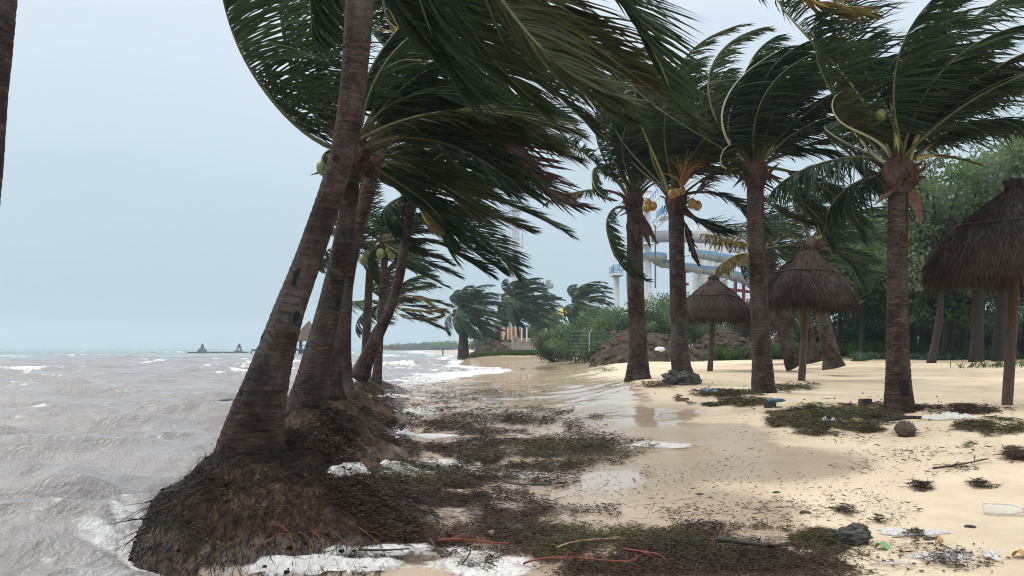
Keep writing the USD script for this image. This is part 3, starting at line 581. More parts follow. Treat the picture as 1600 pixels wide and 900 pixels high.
# A: the big leaning palm in front; its crown is above the picture
A = Thing('coconut_palm', at(395, 700, 5.5), 'thick leaning coconut palm nearest the camera, standing on a big bare root mound', 'palm tree', LP)
Pa, Ra, m = px_trunk([(372, 800, 112), (385, 740, 106), (391, 700, 100), (401, 655, 86), (416, 600, 68), (434, 540, 55), (454, 480, 47), (480, 410, 42), (508, 330, 40), (530, 260, 39), (543, 200, 40), (555, 100, 42), (562, 0, 45)],
                     5.55, 5.5, 3, extra=[tuple(at(569, -110, 5.5)) + (.095,), tuple(at(578, -250, 5.55)) + (.09,)], sides=64, step=.010, ring=.055, amp=.05)
A.part('trunk', m, 'trunk_brown', True)
cA = at(580, -270, 5.55)
sheaths(A, cA, np.array([0, 0, 1.0]), .11, 10, 5)
root_ball(A, (-1.74, 5.55), .18, 8, 34000, 1.25)
def root_collar(palm, foot, r, seed, flare=1.5, drop=.16):
    """Rough black roots that swell out round the foot of a trunk."""
    c = np.asarray(foot, float)
    palm.part('root_collar', tube([c + [0, 0, .13], c + [0, 0, .03], c - [0, 0, .08], c - [0, 0, drop]], [r * .80, r * 1.0, r * 1.2, r * flare], 48, False,
              lambda s, t: 1 + .22 * (meshkit.fbm(np.stack([np.cos(t) * 5, np.sin(t) * 5, s * 3], -1), 4, seed) - .5) + .08 * (meshkit.noise(np.stack([np.cos(t) * 16, np.sin(t) * 16, s * 3], -1), seed) - .5)), 'root_black', True)
q = np.random.RandomState(14); cl_ = []
for k in range(260):
    a = q.uniform(0, 6.28); rr = .2 + .9 * math.sqrt(q.rand()); x, y = -1.7 + math.cos(a) * rr, 5.5 + math.sin(a) * rr; s_ = q.uniform(.006, .018); cl_.append(blob([x, y, float(zg(x, y)) + .01], (s_ * 1.3, s_, s_ * .7), 1, .5, 2.5, k))
A.part('soil_clod', join(cl_), 'root_black', False, kind='stuff')
for k, (px, py) in enumerate([(300, 830), (350, 770), (330, 850), (420, 800)]):
    g_ = on_ground(px, py)[0]; n_ = 26; o = g_ + q.normal(0, [.05, .03, 0], (n_, 3)) + [0, 0, .01]
    A.part('green_sprig', ribbons(o, unit(q.normal(0, .5, (n_, 3)) + [.3, -.4, .5]), unit(q.normal(0, .5, (n_, 3)) + [.5, -.3, -.3]), q.uniform(.05, .14, n_), np.full(n_, .005), unit(q.normal(0, 1, (n_, 3))), 3), 'wrack_green' if k else 'frond_light')
fA = at(392, 702, 5.55); root_collar(A, fA, 100 * 5.55 / F / 2, 5)
# long bare roots that hang out at the seaward side of the mound
q = np.random.RandomState(4); m_ = 190
bx, by = q.uniform(180, 350, m_), q.uniform(0, 1, m_)
by = np.interp(bx, [180, 220, 280, 350], [850, 800, 765, 715]) + by ** 1.5 * np.interp(bx, [180, 350], [36, 150])
b = on_ground(bx, by); b[:, 2] += .02
dd = unit(np.stack([-np.ones(m_) * .8, -.35 + 0 * bx, -.42 + 0 * bx], -1) + q.normal(0, .22, (m_, 3)))
A.part('hanging_roots', ribbons(b, unit(dd + [0, 0, .25]), unit(dd + [0, 0, -.35] + q.normal(0, .3, (m_, 3))), q.uniform(.05, .26, m_), q.uniform(.003, .008, m_), unit(q.normal(0, 1, (m_, 3))), 4), 'root_grey', kind='stuff')
G3 = dict(n=140, segs=5, width=.024)
fpx(A, [(585, -270), (700, -150), (830, -10), (960, 95), (1075, 185)], 5.5, 6.3, 'frond_olive', .78, droop=.45, **G3)
fpx(A, [(585, -270), (740, -190), (900, -70), (1010, 60), (1050, 150)], 5.5, 5.3, 'frond_green', .75, droop=.5, **G3)
fpx(A, [(585, -270), (680, -150), (770, -20), (850, 80), (960, 150)], 5.5, 4.9, 'frond_olive', .75, droop=.5, **G3)
fpx(A, [(585, -270), (640, -150), (690, -30), (760, 80), (850, 170)], 5.5, 6.5, 'frond_green', .72, droop=.6, **G3)
fpx(A, [(585, -270), (630, -120), (655, -10), (690, 80), (760, 150)], 5.5, 6.0, 'frond_deep', .7, droop=.6, **G3)
fpx(A, [(585, -270), (560, -190), (580, -60), (640, 30), (700, 110)], 5.6, 6.9, 'frond_deep', .7, droop=.6, **G3)
fpx(A, [(585, -270), (800, -300), (960, -220), (1090, -120), (1170, -30)], 5.5, 5.0, 'frond_green', .62, droop=.75, **G3)
fpx(A, [(585, -270), (740, -290), (880, -200), (960, -110), (1010, -20)], 5.5, 5.9, 'frond_green', .62, droop=.6, **G3)
fpx(A, [(580, -270), (530, -230), (495, -140), (485, -40), (488, 60)], 5.6, 6.3, 'frond_deep', .7, droop=.35, **G3)
fpx(A, [(580, -270), (560, -330), (600, -380), (690, -380), (800, -330)], 5.6, 6.6, 'frond_green', .7, **G3)
fpx(A, [(580, -270), (650, -300), (760, -250), (860, -150), (900, -60)], 5.6, 7.4, 'frond_olive', .7, droop=.5, **G3)
fpx(A, [(585, -270), (630, -200), (700, -100), (800, 20), (905, 130), (985, 185)], 5.6, 7.2, 'frond_green', .75, droop=.5, **G3)

# B: second leaning trunk, its crown behind the first trunk
B = Thing('coconut_palm', at(480, 640, 9.5), 'second leaning palm of the row, right behind the thick nearest trunk', 'palm tree', LP)
_, _, m = px_trunk([(474, 665, 84), (480, 635, 66), (489, 590, 50), (507, 510, 38), (523, 440, 32), (535, 380, 29), (545, 320, 27), (550, 280, 24), (553, 250, 22)], 9.5, 9.0, 13, sides=48, step=.014, ring=.06, amp=.05)
B.part('trunk', m, 'trunk_brown', True)
cB = at(552, 238, 9.0)
sheaths(B, cB, np.array([0, 0, 1.0]), .10, 12, 15)
root_ball(B, (-2.43, 9.5), .2, 18, 9000, 1.1); root_collar(B, at(479, 640, 9.5), 72 * 9.5 / F / 2, 6)
coconuts(B, [at(506, 262, 8.9), at(515, 270, 9.1), at(520, 255, 8.8)], 'coconut_green', .085, 3)
G9 = dict(n=140, segs=5, width=.027)
fpx(B, [(548, 240), (478, 208), (420, 150), (376, 80), (350, 5), (338, -80)], 9.0, 8.3, 'frond_green', 1.25, droop=.42, wind=1.1, **G9)
fpx(B, [(548, 238), (500, 190), (460, 120), (440, 40), (440, -60)], 9.0, 9.4, 'frond_deep', 1.2, droop=.45, **G9)
fpx(B, [(548, 236), (512, 170), (492, 90), (494, 0), (515, -70)], 9.0, 10.2, 'frond_green', 1.1, droop=.4, **G9)
fpx(B, [(552, 236), (560, 160), (590, 90), (640, 30), (720, 0)], 9.0, 9.8, 'frond_deep', 1.05, droop=.5, **G9)
fpx(B, [(552, 236), (590, 180), (650, 150), (730, 160), (800, 200)], 9.0, 8.6, 'frond_green', 1.0, droop=.5, **G9)
fpx(B, [(555, 240), (620, 215), (700, 225), (770, 260), (820, 300)], 9.0, 9.3, 'frond_deep', .95, droop=.45, **G9)
fpx(B, [(555, 240), (610, 245), (660, 265), (700, 295), (740, 330)], 9.0, 8.6, 'frond_olive', .85, droop=.5, **G9)
fpx(B, [(555, 240), (600, 270), (630, 290), (670, 320), (700, 365)], 9.0, 9.6, 'frond_deep', .8, droop=.5, **G9)
fpx(B, [(548, 240), (520, 235), (505, 245), (510, 262), (545, 275)], 9.0, 8.6, 'frond_green', .4, n=40, segs=4, width=.03)

crown(B, cB, 9, (2.2, 3.0), 17, leaf=.9, az=(-75, 75), el=(15, 80), kw=(1.6, 2.4), n=96, segs=4, width=.028, droop=.4)
# C: third trunk
Cc = Thing('coconut_palm', at(522, 610, 12), 'third leaning palm of the row, with a yellow-green heart of coconuts high up', 'palm tree', LP)
_, _, m = px_trunk([(517, 628, 44), (520, 600, 30), (526, 545, 24), (538, 470, 21), (551, 390, 22), (565, 335, 22), (577, 290, 22), (596, 230, 21), (618, 170, 20), (640, 110, 19)], 12, 11.6, 23, sides=40, step=.016, ring=.065, amp=.05)
Cc.part('trunk', m, 'trunk_tan', True)
cC = at(648, 88, 11.6)
sheaths(Cc, cC, unit([.35, 0, 1]), .11, 12, 25, ('sheath', 'sheath_red'))
root_ball(Cc, (-2.67, 12), .2, 28, 6000, 1.0); root_collar(Cc, at(519, 608, 12), 33 * 12 / F / 2, 7)
coconuts(Cc, [at(633, 78, 11.3), at(622, 92, 11.4), at(640, 96, 11.3), at(668, 108, 11.3), at(626, 72, 11.5)], 'coconut_green', .10, 4)
flower_stalk(Cc, cC + [-.1, -.15, 0], unit([-.2, -.3, .9]), .7, 6, 'stalk_yellow', 24)
Cc.part('green_spathe', tube([at(628, 74, 11.3), at(650, 65, 11.25), at(676, 54, 11.2)], [.03, .06, .012], 8), 'stalk_green', True)
G12 = dict(n=124, segs=4, width=.029)
for pts, d1, mt, L, dr in [
    ([(648, 88), (690, 40), (760, 20), (850, 40), (940, 100)], 11.0, 'frond_deep', .95, .5), ([(648, 88), (700, 75), (780, 90), (860, 140), (930, 205)], 12.3, 'frond_olive', .95, .5),
    ([(648, 90), (700, 110), (770, 150), (840, 215), (895, 245)], 11.2, 'frond_olive', .9, .5), ([(648, 92), (690, 130), (740, 190), (800, 250), (840, 290)], 12.6, 'frond_green', .9, .5),
    ([(648, 94), (680, 150), (720, 210), (760, 260), (800, 300)], 10.9, 'frond_deep', .85, .5), ([(648, 94), (660, 150), (680, 215), (720, 270), (770, 310)], 11.9, 'frond_green', .85, .4),
    ([(648, 88), (640, 20), (670, -50), (740, -80), (830, -60)], 12.4, 'frond_deep', .9, .4), ([(645, 88), (610, 40), (600, -40), (640, -110), (720, -130)], 11.5, 'frond_green', .9, .4),
    ([(645, 90), (600, 70), (575, 30), (580, -30), (620, -70)], 12.2, 'frond_deep', .85, .4), ([(645, 92), (600, 105), (570, 130), (580, 170), (620, 195)], 11.5, 'frond_deep', .75, .4)]:
    fpx(Cc, pts, 11.6, d1, mt, L, droop=dr, **G12)
fpx(Cc, [(650, 95), (700, 125), (760, 185), (815, 250), (860, 300), (912, 322)], 11.5, 10.4, 'frond_brown', .8, droop=.25, wind=.9, stalk='stalk_brown', n=84, segs=4, width=.036)
fpx(Cc, [(650, 95), (710, 140), (780, 160), (840, 170), (905, 205)], 11.5, 12.6, 'frond_brown', .62, droop=.3, stalk='stalk_brown', n=70, segs=4, width=.034, ragged=.4)
fpx(Cc, [(652, 92), (690, 112), (730, 120), (760, 135)], 11.4, 10.9, 'frond_light', .7, droop=.6, stalk='stalk_yellow', n=50, segs=4, width=.04)

crown(Cc, cC, 11, (2.8, 3.8), 27, leaf=.95, az=(-85, 85), el=(5, 80), kw=(1.6, 2.4), n=96, segs=4, width=.030, droop=.45)
# D: straight thin trunk close behind
D = Thing('coconut_palm', at(541, 600, 15), 'thin upright dark trunk squeezed behind the third leaning palm', 'palm tree', LP)
_, _, m = px_trunk([(541, 608, 26), (541, 590, 19), (541, 540, 15), (544, 470, 13), (547, 420, 13), (556, 350, 13), (566, 300, 12), (574, 262, 11)], 15, 15, 33, sides=28, step=.02, ring=.07)
D.part('trunk', m, 'trunk_brown', True)
cD = at(576, 250, 15); sheaths(D, cD, np.array([.2, 0, 1.0]), .1, 6, 35); root_ball(D, (-3.1, 15), .15, 38, 2000, .9)
crown(D, cD, 13, (2.2, 3.0), 36, leaf=.8, az=(-80, 80), el=(0, 75), n=76, segs=4, width=.034, droop=.45)

# E: palm that kinks over to the right
E = Thing('coconut_palm', at(571, 588, 17), 'palm with a bent trunk leaning far over to the right', 'palm tree', LP)
_, _, m = px_trunk([(560, 590, 32), (571, 566, 25), (590, 524, 19), (608, 485, 16), (620, 450, 15), (628, 410, 15), (635, 367, 15), (642, 330, 14), (648, 305, 13)], 17, 16.6, 43, sides=32, step=.018, ring=.07)
E.part('trunk', m, 'trunk_brown', True)
cE = at(650, 296, 16.6); sheaths(E, cE, np.array([.2, 0, 1.0]), .11, 8, 45); root_ball(E, (-3.2, 17), .2, 48, 2600, 1.0)
G17 = dict(n=110, segs=4, width=.034)
for pts, d1, mt, L, dr in [
    ([(650, 296), (690, 262), (740, 255), (780, 275), (800, 296)], 16.0, 'frond_deep', .8, .3), ([(650, 298), (700, 290), (770, 310), (830, 335), (888, 366)], 16.2, 'frond_green', .85, .4),
    ([(650, 300), (700, 320), (750, 365), (785, 400), (806, 432)], 15.6, 'frond_green', .85, .4), ([(650, 300), (690, 335), (725, 375), (760, 405), (785, 425)], 17.2, 'frond_deep', .8, .4),
    ([(650, 302), (680, 345), (700, 385), (735, 410), (765, 430)], 16.9, 'frond_deep', .7, .4), ([(650, 300), (680, 325), (730, 330), (790, 345), (830, 360)], 17.4, 'frond_olive', .8, .35),
    ([(650, 296), (660, 250), (700, 215), (760, 215), (810, 245)], 17.2, 'frond_deep', .8, .3), ([(650, 296), (640, 250), (660, 205), (710, 185), (770, 200)], 16.3, 'frond_deep', .8, .3),
    ([(648, 296), (615, 270), (605, 235), (625, 205), (670, 195)], 17.0, 'frond_green', .75, .3), ([(648, 298), (610, 290), (590, 275), (600, 258), (630, 250)], 16.2, 'frond_deep', .65, .3),
    ([(648, 300), (615, 315), (600, 335), (612, 360), (640, 372)], 16.8, 'frond_deep', .6, .4), ([(648, 300), (625, 330), (620, 360), (640, 385), (670, 400)], 17.2, 'frond_olive', .6, .4)]:
    fpx(E, pts, 16.6, d1, mt, L, droop=dr, **G17)
fpx(E, [(650, 302), (660, 335), (670, 350), (690, 360)], 16.4, 16.2, 'frond_yellow', .5, droop=.5, stalk='stalk_yellow', n=40, segs=4, width=.045)

crown(E, cE, 8, (2.2, 2.9), 47, leaf=.75, az=(-85, 85), el=(5, 75), kw=(1.6, 2.4), n=84, segs=4, width=.034, droop=.4)
# F, G, H: three smaller palms behind
for nm, rows, d, cpx, seed, lab, nf, mats, Lr in [
    ('F', [(570, 600, 22), (571, 570, 16), (572, 540, 13), (574, 490, 13), (577, 440, 12), (578, 405, 12)], 24, (579, 392), 53, 'slender palm with green coconuts, left of the pair behind the bent trunk', 15, ('frond_deep', 'frond_green', 'frond_olive'), (1.9, 2.6)),
    ('G', [(588, 600, 18), (590, 575, 14), (593, 530, 12), (597, 470, 11), (600, 420, 11), (602, 395, 11)], 22, (603, 382), 63, 'slender palm right of the pair, its trunk crossed by the bent trunk', 15, ('frond_deep', 'frond_green'), (1.8, 2.5)),
    ('H', [(571, 575, 14), (573, 545, 11), (585, 520, 10), (598, 500, 10), (606, 484, 10)], 29, (609, 474), 73, 'small palm with yellowing fronds low behind the row', 13, ('frond_olive', 'frond_light', 'frond_green'), (1.7, 2.3))]:
    t = Thing('coconut_palm', at(rows[0][0], rows[0][1], d), lab, 'palm tree', LP)
    _, _, m = px_trunk(rows, d, d, seed, sides=22, step=.025, ring=.08)
    t.part('trunk', m, 'trunk_tan', True)
    c = at(*cpx, d); sheaths(t, c, np.array([0, 0, 1.0]), .12, 5, seed + 2)
    crown(t, c, nf, Lr, seed + 1, mats, .75, (-25, 70), (1.3, 2.2), (.2, .6), n=70, segs=4, width=.04, droop=.35)
    if nm == 'F': coconuts(t, [at(572 + dx, 398 + dy, d - .3) for dx, dy in ((0, 0), (8, 6), (-3, 9), (6, 14))], 'coconut_green', .13, 5)
    if nm == 'G': coconuts(t, [at(598 + dx, 392 + dy, d - .3) for dx, dy in ((10, 0), (14, 6), (-3, 4))], 'coconut_green', .12, 7)
    if nm == 'H':
        for pts in ([(609, 474), (640, 462), (670, 474), (692, 492)], [(609, 476), (640, 484), (668, 486), (694, 482)], [(609, 478), (635, 496), (665, 498), (690, 492)]):
            fpx(t, pts, d, d - .8, 'frond_yellow', .5, droop=.5, stalk='stalk_yellow', n=44, segs=4, width=.055)

# the palm whose trunk cuts the picture's left edge
Z = Thing('coconut_palm', at(-95, 930, 4.3), 'bare dark trunk cutting the upper left corner of the view', 'palm tree', LP)
_, _, m = px_trunk([(-84, 930, 86), (-68, 700, 70), (-52, 500, 62), (-32, 270, 62), (-16, 100, 58), (-5, 0, 56), (6, -130, 52), (14, -270, 50), (20, -420, 46)], 4.3, 4.0, 83, sides=40, step=.014)
Z.part('trunk', m, 'trunk_brown', True)
cZ = at(22, -440, 4.0); sheaths(Z, cZ, np.array([0, 0, 1.0]), .09, 6, 85)
crown(Z, cZ, 9, (1.5, 2.0), 86, leaf=.6, el=(35, 80), kg=(.05, .2), n=40, segs=4)

# ---- the palms on the beach, right
def beach_palm(rows, d, seed, label, cpx, mats=('frond_green', 'frond_deep', 'frond_deep'), nf=15, Lr=(2.2, 2.9), leaf=1.0, el=(15, 85), tm='trunk_tan', n=60, az=None, base_rows=True, collar=.17, kw=(1.0, 1.9)):
    t = Thing('coconut_palm', at(rows[0][0], rows[0][1], d), label, 'palm tree', BP)
    P, R, m = px_trunk(rows, d, d, seed, sides=40 if d < 18 else 28, step=.016, ring=.07, amp=.055)
    t.part('trunk', m, tm, True)
    c = at(*cpx, d); sheaths(t, c, np.array([0, 0, 1.0]), collar, 16, seed + 2, ('sheath', 'sheath', 'sheath_red'), (.3, .65), .6)
    crown(t, c + [0, 0, .05], nf, Lr, seed + 1, mats, leaf, el, kw, (.1, .5), az, n=int(n * 1.35), segs=4, width=.030, droop=.4)
    return t, c
G = dict(n=124, segs=4, width=.028)

P1, c1 = beach_palm([(1405, 655, 56), (1405, 640, 46), (1404, 610, 40), (1403, 570, 35), (1402, 500, 31), (1402, 420, 30), (1403, 340, 30), (1404, 280, 30)], 12.0, 101,
                    'tall palm nearest on the right, with a black scar at its foot', (1405, 268), nf=20, Lr=(2.2, 3.1), el=(30, 86), n=80, kw=(1.2, 2.0))
for pts, d1, mt, L, st, kw in [
    ([(1398, 258), (1370, 195), (1320, 120), (1262, 58), (1205, -15), (1185, -70)], 11.4, 'frond_green', .8, 'stalk_green', dict(droop=.25, wind=.8)),
    ([(1412, 258), (1440, 205), (1505, 140), (1590, 88), (1690, 50)], 11.3, 'frond_olive', 1.05, 'stalk_green', dict(droop=1.1, wind=.5)),
    ([(1410, 255), (1420, 170), (1440, 90), (1465, 20), (1500, -60)], 11.6, 'frond_green', 1.05, 'stalk_dark', dict(droop=.3, wind=1.2)),
    ([(1404, 255), (1385, 170), (1345, 100), (1322, 40), (1330, -60)], 12.3, 'frond_deep', 1.05, 'stalk_pale', dict(droop=.3, wind=1.2)),
    ([(1408, 255), (1430, 150), (1490, 60), (1560, 0), (1640, -30)], 12.8, 'frond_deep', 1.05, 'stalk_dark', dict(droop=.45)),
    ([(1412, 255), (1460, 180), (1540, 130), (1620, 120), (1700, 150)], 13.2, 'frond_deep', 1.0, 'stalk_dark', dict(droop=.6)),
    ([(1398, 260), (1372, 222), (1340, 205), (1308, 185), (1300, 165), (1322, 140)], 11.6, 'frond_olive', .5, 'stalk_pale', dict(droop=.3, wind=1.0)),
    ([(1398, 262), (1365, 240), (1335, 205), (1306, 150), (1325, 90), (1370, 50)], 12.7, 'frond_green', .8, 'stalk_pale', dict(droop=.3)),
    ([(1400, 264), (1350, 246), (1295, 252), (1245, 270), (1205, 300)], 12.9, 'frond_deep', .75, 'stalk_dark', dict(droop=.5, wind=.5)),
    ([(1402, 264), (1370, 275), (1330, 290), (1300, 320), (1290, 345)], 13.3, 'frond_deep', .7, 'stalk_dark', dict(droop=.5, wind=.6)),
    ([(1398, 258), (1320, 120), (1300, 20), (1340, -70), (1440, -130)], 13.0, 'frond_green', 1.0, 'stalk_dark', dict(droop=.3)),
    ([(1412, 258), (1470, 215), (1530, 190), (1590, 190), (1650, 205)], 12.3, 'frond_deep', .7, 'stalk_dark', dict(droop=.8, wind=.4))]:
    fpx(P1, pts, 12.0, d1, mt, L, stalk=st, rad=.026, **{**G, **kw})
fpx(P1, [(1430, 248), (1470, 244), (1500, 249), (1530, 258)], 12, 11.8, 'frond_yellow', .22, stalk='stalk_yellow', n=36, segs=3, width=.03, droop=.2)
fpx(P1, [(1300, -90), (1250, -20), (1290, 10), (1360, 20)], 11.0, 11.6, 'frond_yellow', .6, stalk='stalk_yellow', n=50, segs=4, width=.04, droop=.3)
coconuts(P1, [at(1376, 180, 11.75), at(1437, 199, 11.7)], 'coconut_green', .10, 9)
P1.part('green_petiole', tube([at(1404, 292, 12.0), at(1400, 215, 11.75), at(1392, 160, 11.8)], [.05, .04, .02], 8), 'stalk_green', True)
P1.part('green_petiole', tube([at(1408, 290, 12.0), at(1432, 215, 11.7), at(1452, 178, 11.7)], [.045, .035, .02], 8), 'stalk_green', True)
P1.part('hanging_sheath', ribbons(at(1424, 300, 11.8)[None], unit([[.3, -.3, -1]]), unit([[0.05, -.1, -1]]), np.array([.56]), np.array([.16]), unit([[0, 1.0, .2]]), 5, .8, [.6, 1, .9, .6, .4]), 'sheath_red')

P2, c2 = beach_palm([(1194, 620, 44), (1193, 608, 37), (1191, 570, 31), (1188, 510, 28), (1185, 440, 27), (1181, 370, 27), (1180, 310, 26), (1180, 280, 25)], 16.0, 111,
                    'palm left of the tallest one, with a pale arching frond on its windward side', (1180, 268), nf=20, Lr=(2.6, 3.5), el=(28, 86), n=78)
for pts, d1, mt, L, st, kw in [
    ([(1174, 255), (1140, 225), (1128, 180), (1150, 130), (1190, 95), (1225, 75)], 15.2, 'frond_deep', 1.1, 'stalk_pale', dict(droop=.35, wind=1.1)),
    ([(1174, 258), (1150, 235), (1138, 205), (1150, 150), (1165, 110), (1180, 90)], 15.7, 'frond_deep', 1.1, 'stalk_pale', dict(droop=.4)),
    ([(1186, 258), (1205, 230), (1245, 190), (1290, 155), (1330, 130)], 15.1, 'frond_green', 1.0, 'stalk_green', dict(droop=.7, wind=.7)),
    ([(1186, 262), (1230, 240), (1280, 235), (1330, 255), (1365, 290)], 15.4, 'frond_deep', 1.0, 'stalk_dark', dict(droop=.7, wind=.7)),
    ([(1178, 256), (1165, 190), (1190, 120), (1240, 80), (1300, 70)], 16.6, 'frond_deep', 1.15, 'stalk_dark', dict(droop=.35)),
    ([(1182, 256), (1200, 190), (1250, 130), (1310, 110), (1370, 120)], 17.0, 'frond_green', 1.1, 'stalk_dark', dict(droop=.4)),
    ([(1186, 262), (1240, 270), (1290, 295), (1330, 330), (1350, 370)], 16.8, 'frond_deep', .9, 'stalk_dark', dict(droop=.6, wind=.6)),
    ([(1186, 266), (1225, 290), (1260, 320), (1290, 355), (1300, 385)], 16.4, 'frond_deep', .75, 'stalk_dark', dict(droop=.6, wind=.5)),
    ([(1174, 262), (1150, 262), (1128, 258), (1128, 240), (1150, 226)], 15.3, 'frond_olive', .45, 'stalk_pale', dict(droop=.3)),
    ([(1186, 300), (1230, 335), (1275, 350), (1310, 356)], 15.5, 'frond_olive', .5, 'stalk_dark', dict(droop=.4)),
    ([(1174, 256), (1120, 190), (1110, 110), (1150, 60), (1200, 45)], 16.9, 'frond_light', .75, 'stalk_dark', dict(droop=.25))]:
    fpx(P2, pts, 16.0, d1, mt, L, stalk=st, rad=.028, **{**G, 'width': .032, **kw})
fpx(P2, [(1178, 386), (1150, 380), (1122, 372), (1099, 366)], 16, 15.8, 'frond_yellow', .45, stalk='stalk_yellow', n=40, segs=4, width=.045, droop=.8, wind=.5)
fpx(P2, [(1178, 398), (1155, 398), (1138, 405), (1120, 418)], 16, 15.6, 'frond_yellow', .45, stalk='stalk_yellow', n=40, segs=4, width=.045, droop=.8, wind=.5)

P3, c3 = beach_palm([(1070, 604, 46), (1068, 592, 36), (1064, 570, 30), (1062, 530, 27), (1060, 470, 26), (1058, 410, 24), (1057, 360, 24), (1056, 325, 24)], 18.8, 121,
                    'palm with orange coconuts and a rusty flower spray, on a dark root clump', (1056, 312), ('frond_green', 'frond_deep', 'frond_olive'), nf=22, Lr=(2.8, 3.7), el=(36, 88), n=72)
for pts, d1, mt, L, st, kw in [
    ([(1046, 300), (1028, 255), (1010, 215), (995, 175), (1000, 120)], 18.0, 'frond_green', .9, 'stalk_green', dict(droop=.3)),
    ([(1054, 300), (1045, 220), (1048, 140), (1075, 85), (1120, 52), (1165, 38)], 19.3, 'frond_light', .8, 'stalk_green', dict(droop=.12, wind=1.2)),
    ([(1062, 300), (1090, 250), (1130, 215), (1180, 200), (1230, 210)], 18.0, 'frond_green', 1.0, 'stalk_green', dict(droop=.6)),
    ([(1066, 305), (1100, 300), (1140, 310), (1170, 335), (1185, 365)], 18.0, 'frond_deep', .9, 'stalk_dark', dict(droop=.6, wind=.7)),
    ([(1064, 330), (1090, 345), (1115, 355), (1140, 360)], 18.2, 'frond_deep', .6, 'stalk_dark', dict(droop=.7)),
    ([(1050, 300), (1020, 250), (1020, 180), (1060, 130), (1110, 120)], 19.6, 'frond_deep', 1.0, 'stalk_dark', dict(droop=.35)),
    ([(1060, 335), (1072, 355), (1080, 380), (1092, 412)], 18.4, 'frond_brown', .25, 'stalk_brown', dict(droop=.8, wind=.2))]:
    fpx(P3, pts, 18.8, d1, mt, L, stalk=st, rad=.03, **{**G, 'width': .034, **kw})
coconuts(P3, [at(x, y, 18.3) for x, y in ((1012, 316), (1020, 322), (1010, 325), (1058, 301), (1066, 298), (1082, 318), (1090, 321), (1050, 303))], 'coconut_orange', .095, 11)
flower_stalk(P3, at(1064, 300, 18.3), unit([.15, -.3, 1]), 1.0, 12, 'flower', 44)
flower_stalk(P3, at(1085, 305, 18.4), unit([.6, -.3, .6]), .7, 13, 'stalk_brown', 30)
P3.part('root_clump', blob([at(1067, 600, 18.6)[0], 18.8, at(1067, 596, 18.8)[2]], (.42, .4, .30), 4, .4, 3.0, 6), 'rock_dark')

P4, c4 = beach_palm([(997, 598, 46), (997, 585, 38), (997, 560, 30), (995, 500, 27), (993, 440, 26), (992, 390, 25), (992, 350, 25), (992, 325, 25)], 20.6, 131,
                    'leftmost palm on the beach, with drooping torn fronds to its windward side', (990, 312), ('frond_green', 'frond_deep', 'frond_olive'), nf=22, Lr=(2.8, 3.7), el=(36, 88), n=72)
for pts, d1, mt, L, st, kw in [
    ([(982, 305), (955, 275), (920, 245), (885, 220), (855, 208)], 20.0, 'frond_green', .45, 'stalk_dark', dict(droop=.5, wind=.5)),
    ([(980, 312), (950, 298), (915, 298), (880, 306), (850, 318)], 19.6, 'frond_olive', .35, 'stalk_brown', dict(droop=.5, wind=.3)),
    ([(982, 308), (950, 270), (930, 262), (925, 275), (935, 300), (960, 312)], 19.8, 'frond_olive', .4, 'stalk_pale', dict(droop=.4, wind=.6)),
    ([(985, 330), (962, 325), (950, 340), (952, 375), (970, 410), (1010, 438)], 19.7, 'frond_green', .6, 'stalk_dark', dict(droop=.3, wind=.8)),
    ([(985, 300), (960, 230), (950, 160), (970, 100), (1020, 70)], 20.8, 'frond_olive', 1.0, 'stalk_dark', dict(droop=.35)),
    ([(988, 300), (975, 220), (985, 150), (1030, 110), (1085, 110)], 21.6, 'frond_deep', 1.0, 'stalk_dark', dict(droop=.35)),
    ([(995, 300), (1010, 240), (1050, 200), (1100, 190), (1150, 210)], 21.8, 'frond_deep', 1.0, 'stalk_dark', dict(droop=.5)),
    ([(982, 304), (945, 250), (930, 190), (945, 140), (985, 115)], 20.2, 'frond_green', .9, 'stalk_dark', dict(droop=.35))]:
    fpx(P4, pts, 20.6, d1, mt, L, stalk=st, rad=.03, **{**G, 'width': .036, **kw})
for k, (x, y, dx, l) in enumerate([(1000, 340, .5, .9), (985, 345, -.1, .6), (1003, 350, .25, .7), (992, 350, .05, .55)]):
    P4.part('hanging_sheath', ribbons(at(x, y, 20.4)[None], unit([[dx, -.2, -.7]]), unit([[dx, -.1, -1]]), np.array([l]), np.array([.2]), unit([[.1, 1.0, .2]]), 5, .8, [.8, 1, .9, .6, .3]), 'sheath')

P5, c5 = beach_palm([(1303, 574, 36), (1300, 562, 28), (1293, 530, 23), (1285, 490, 21), (1278, 440, 20), (1272, 400, 20)], 23.5, 141,
                    'dark palm behind the middle thatched umbrella, with yellowed lower fronds', (1270, 385), nf=13, Lr=(2.4, 3.1), el=(-5, 75), n=52)
fpx(P5, [(1275, 372), (1310, 364), (1350, 363), (1388, 368)], 23.3, 22.9, 'frond_yellow', .3, stalk='stalk_yellow', n=40, segs=3, width=.045, droop=.4)
fpx(P5, [(1275, 385), (1305, 395), (1335, 420), (1348, 455)], 23.3, 22.9, 'frond_deep', .7, n=50, segs=4, width=.055, droop=.5)
P6, c6 = beach_palm([(1242, 572, 30), (1236, 560, 23), (1228, 530, 19), (1217, 495, 18), (1208, 450, 17), (1203, 410, 17)], 26, 151,
                    'leaning dark palm seen between the two left thatched umbrellas', (1201, 398), nf=11, Lr=(2.4, 3.0), el=(0, 75), n=46)
P7, c7 = beach_palm([(1270, 566, 30), (1267, 552, 22), (1262, 520, 19), (1256, 480, 18), (1254, 440, 18)], 27.5, 161,
                    'dark palm trunk behind the pole of the middle thatched umbrella', (1254, 425), nf=11, Lr=(2.4, 3.0), el=(0, 75), n=46)

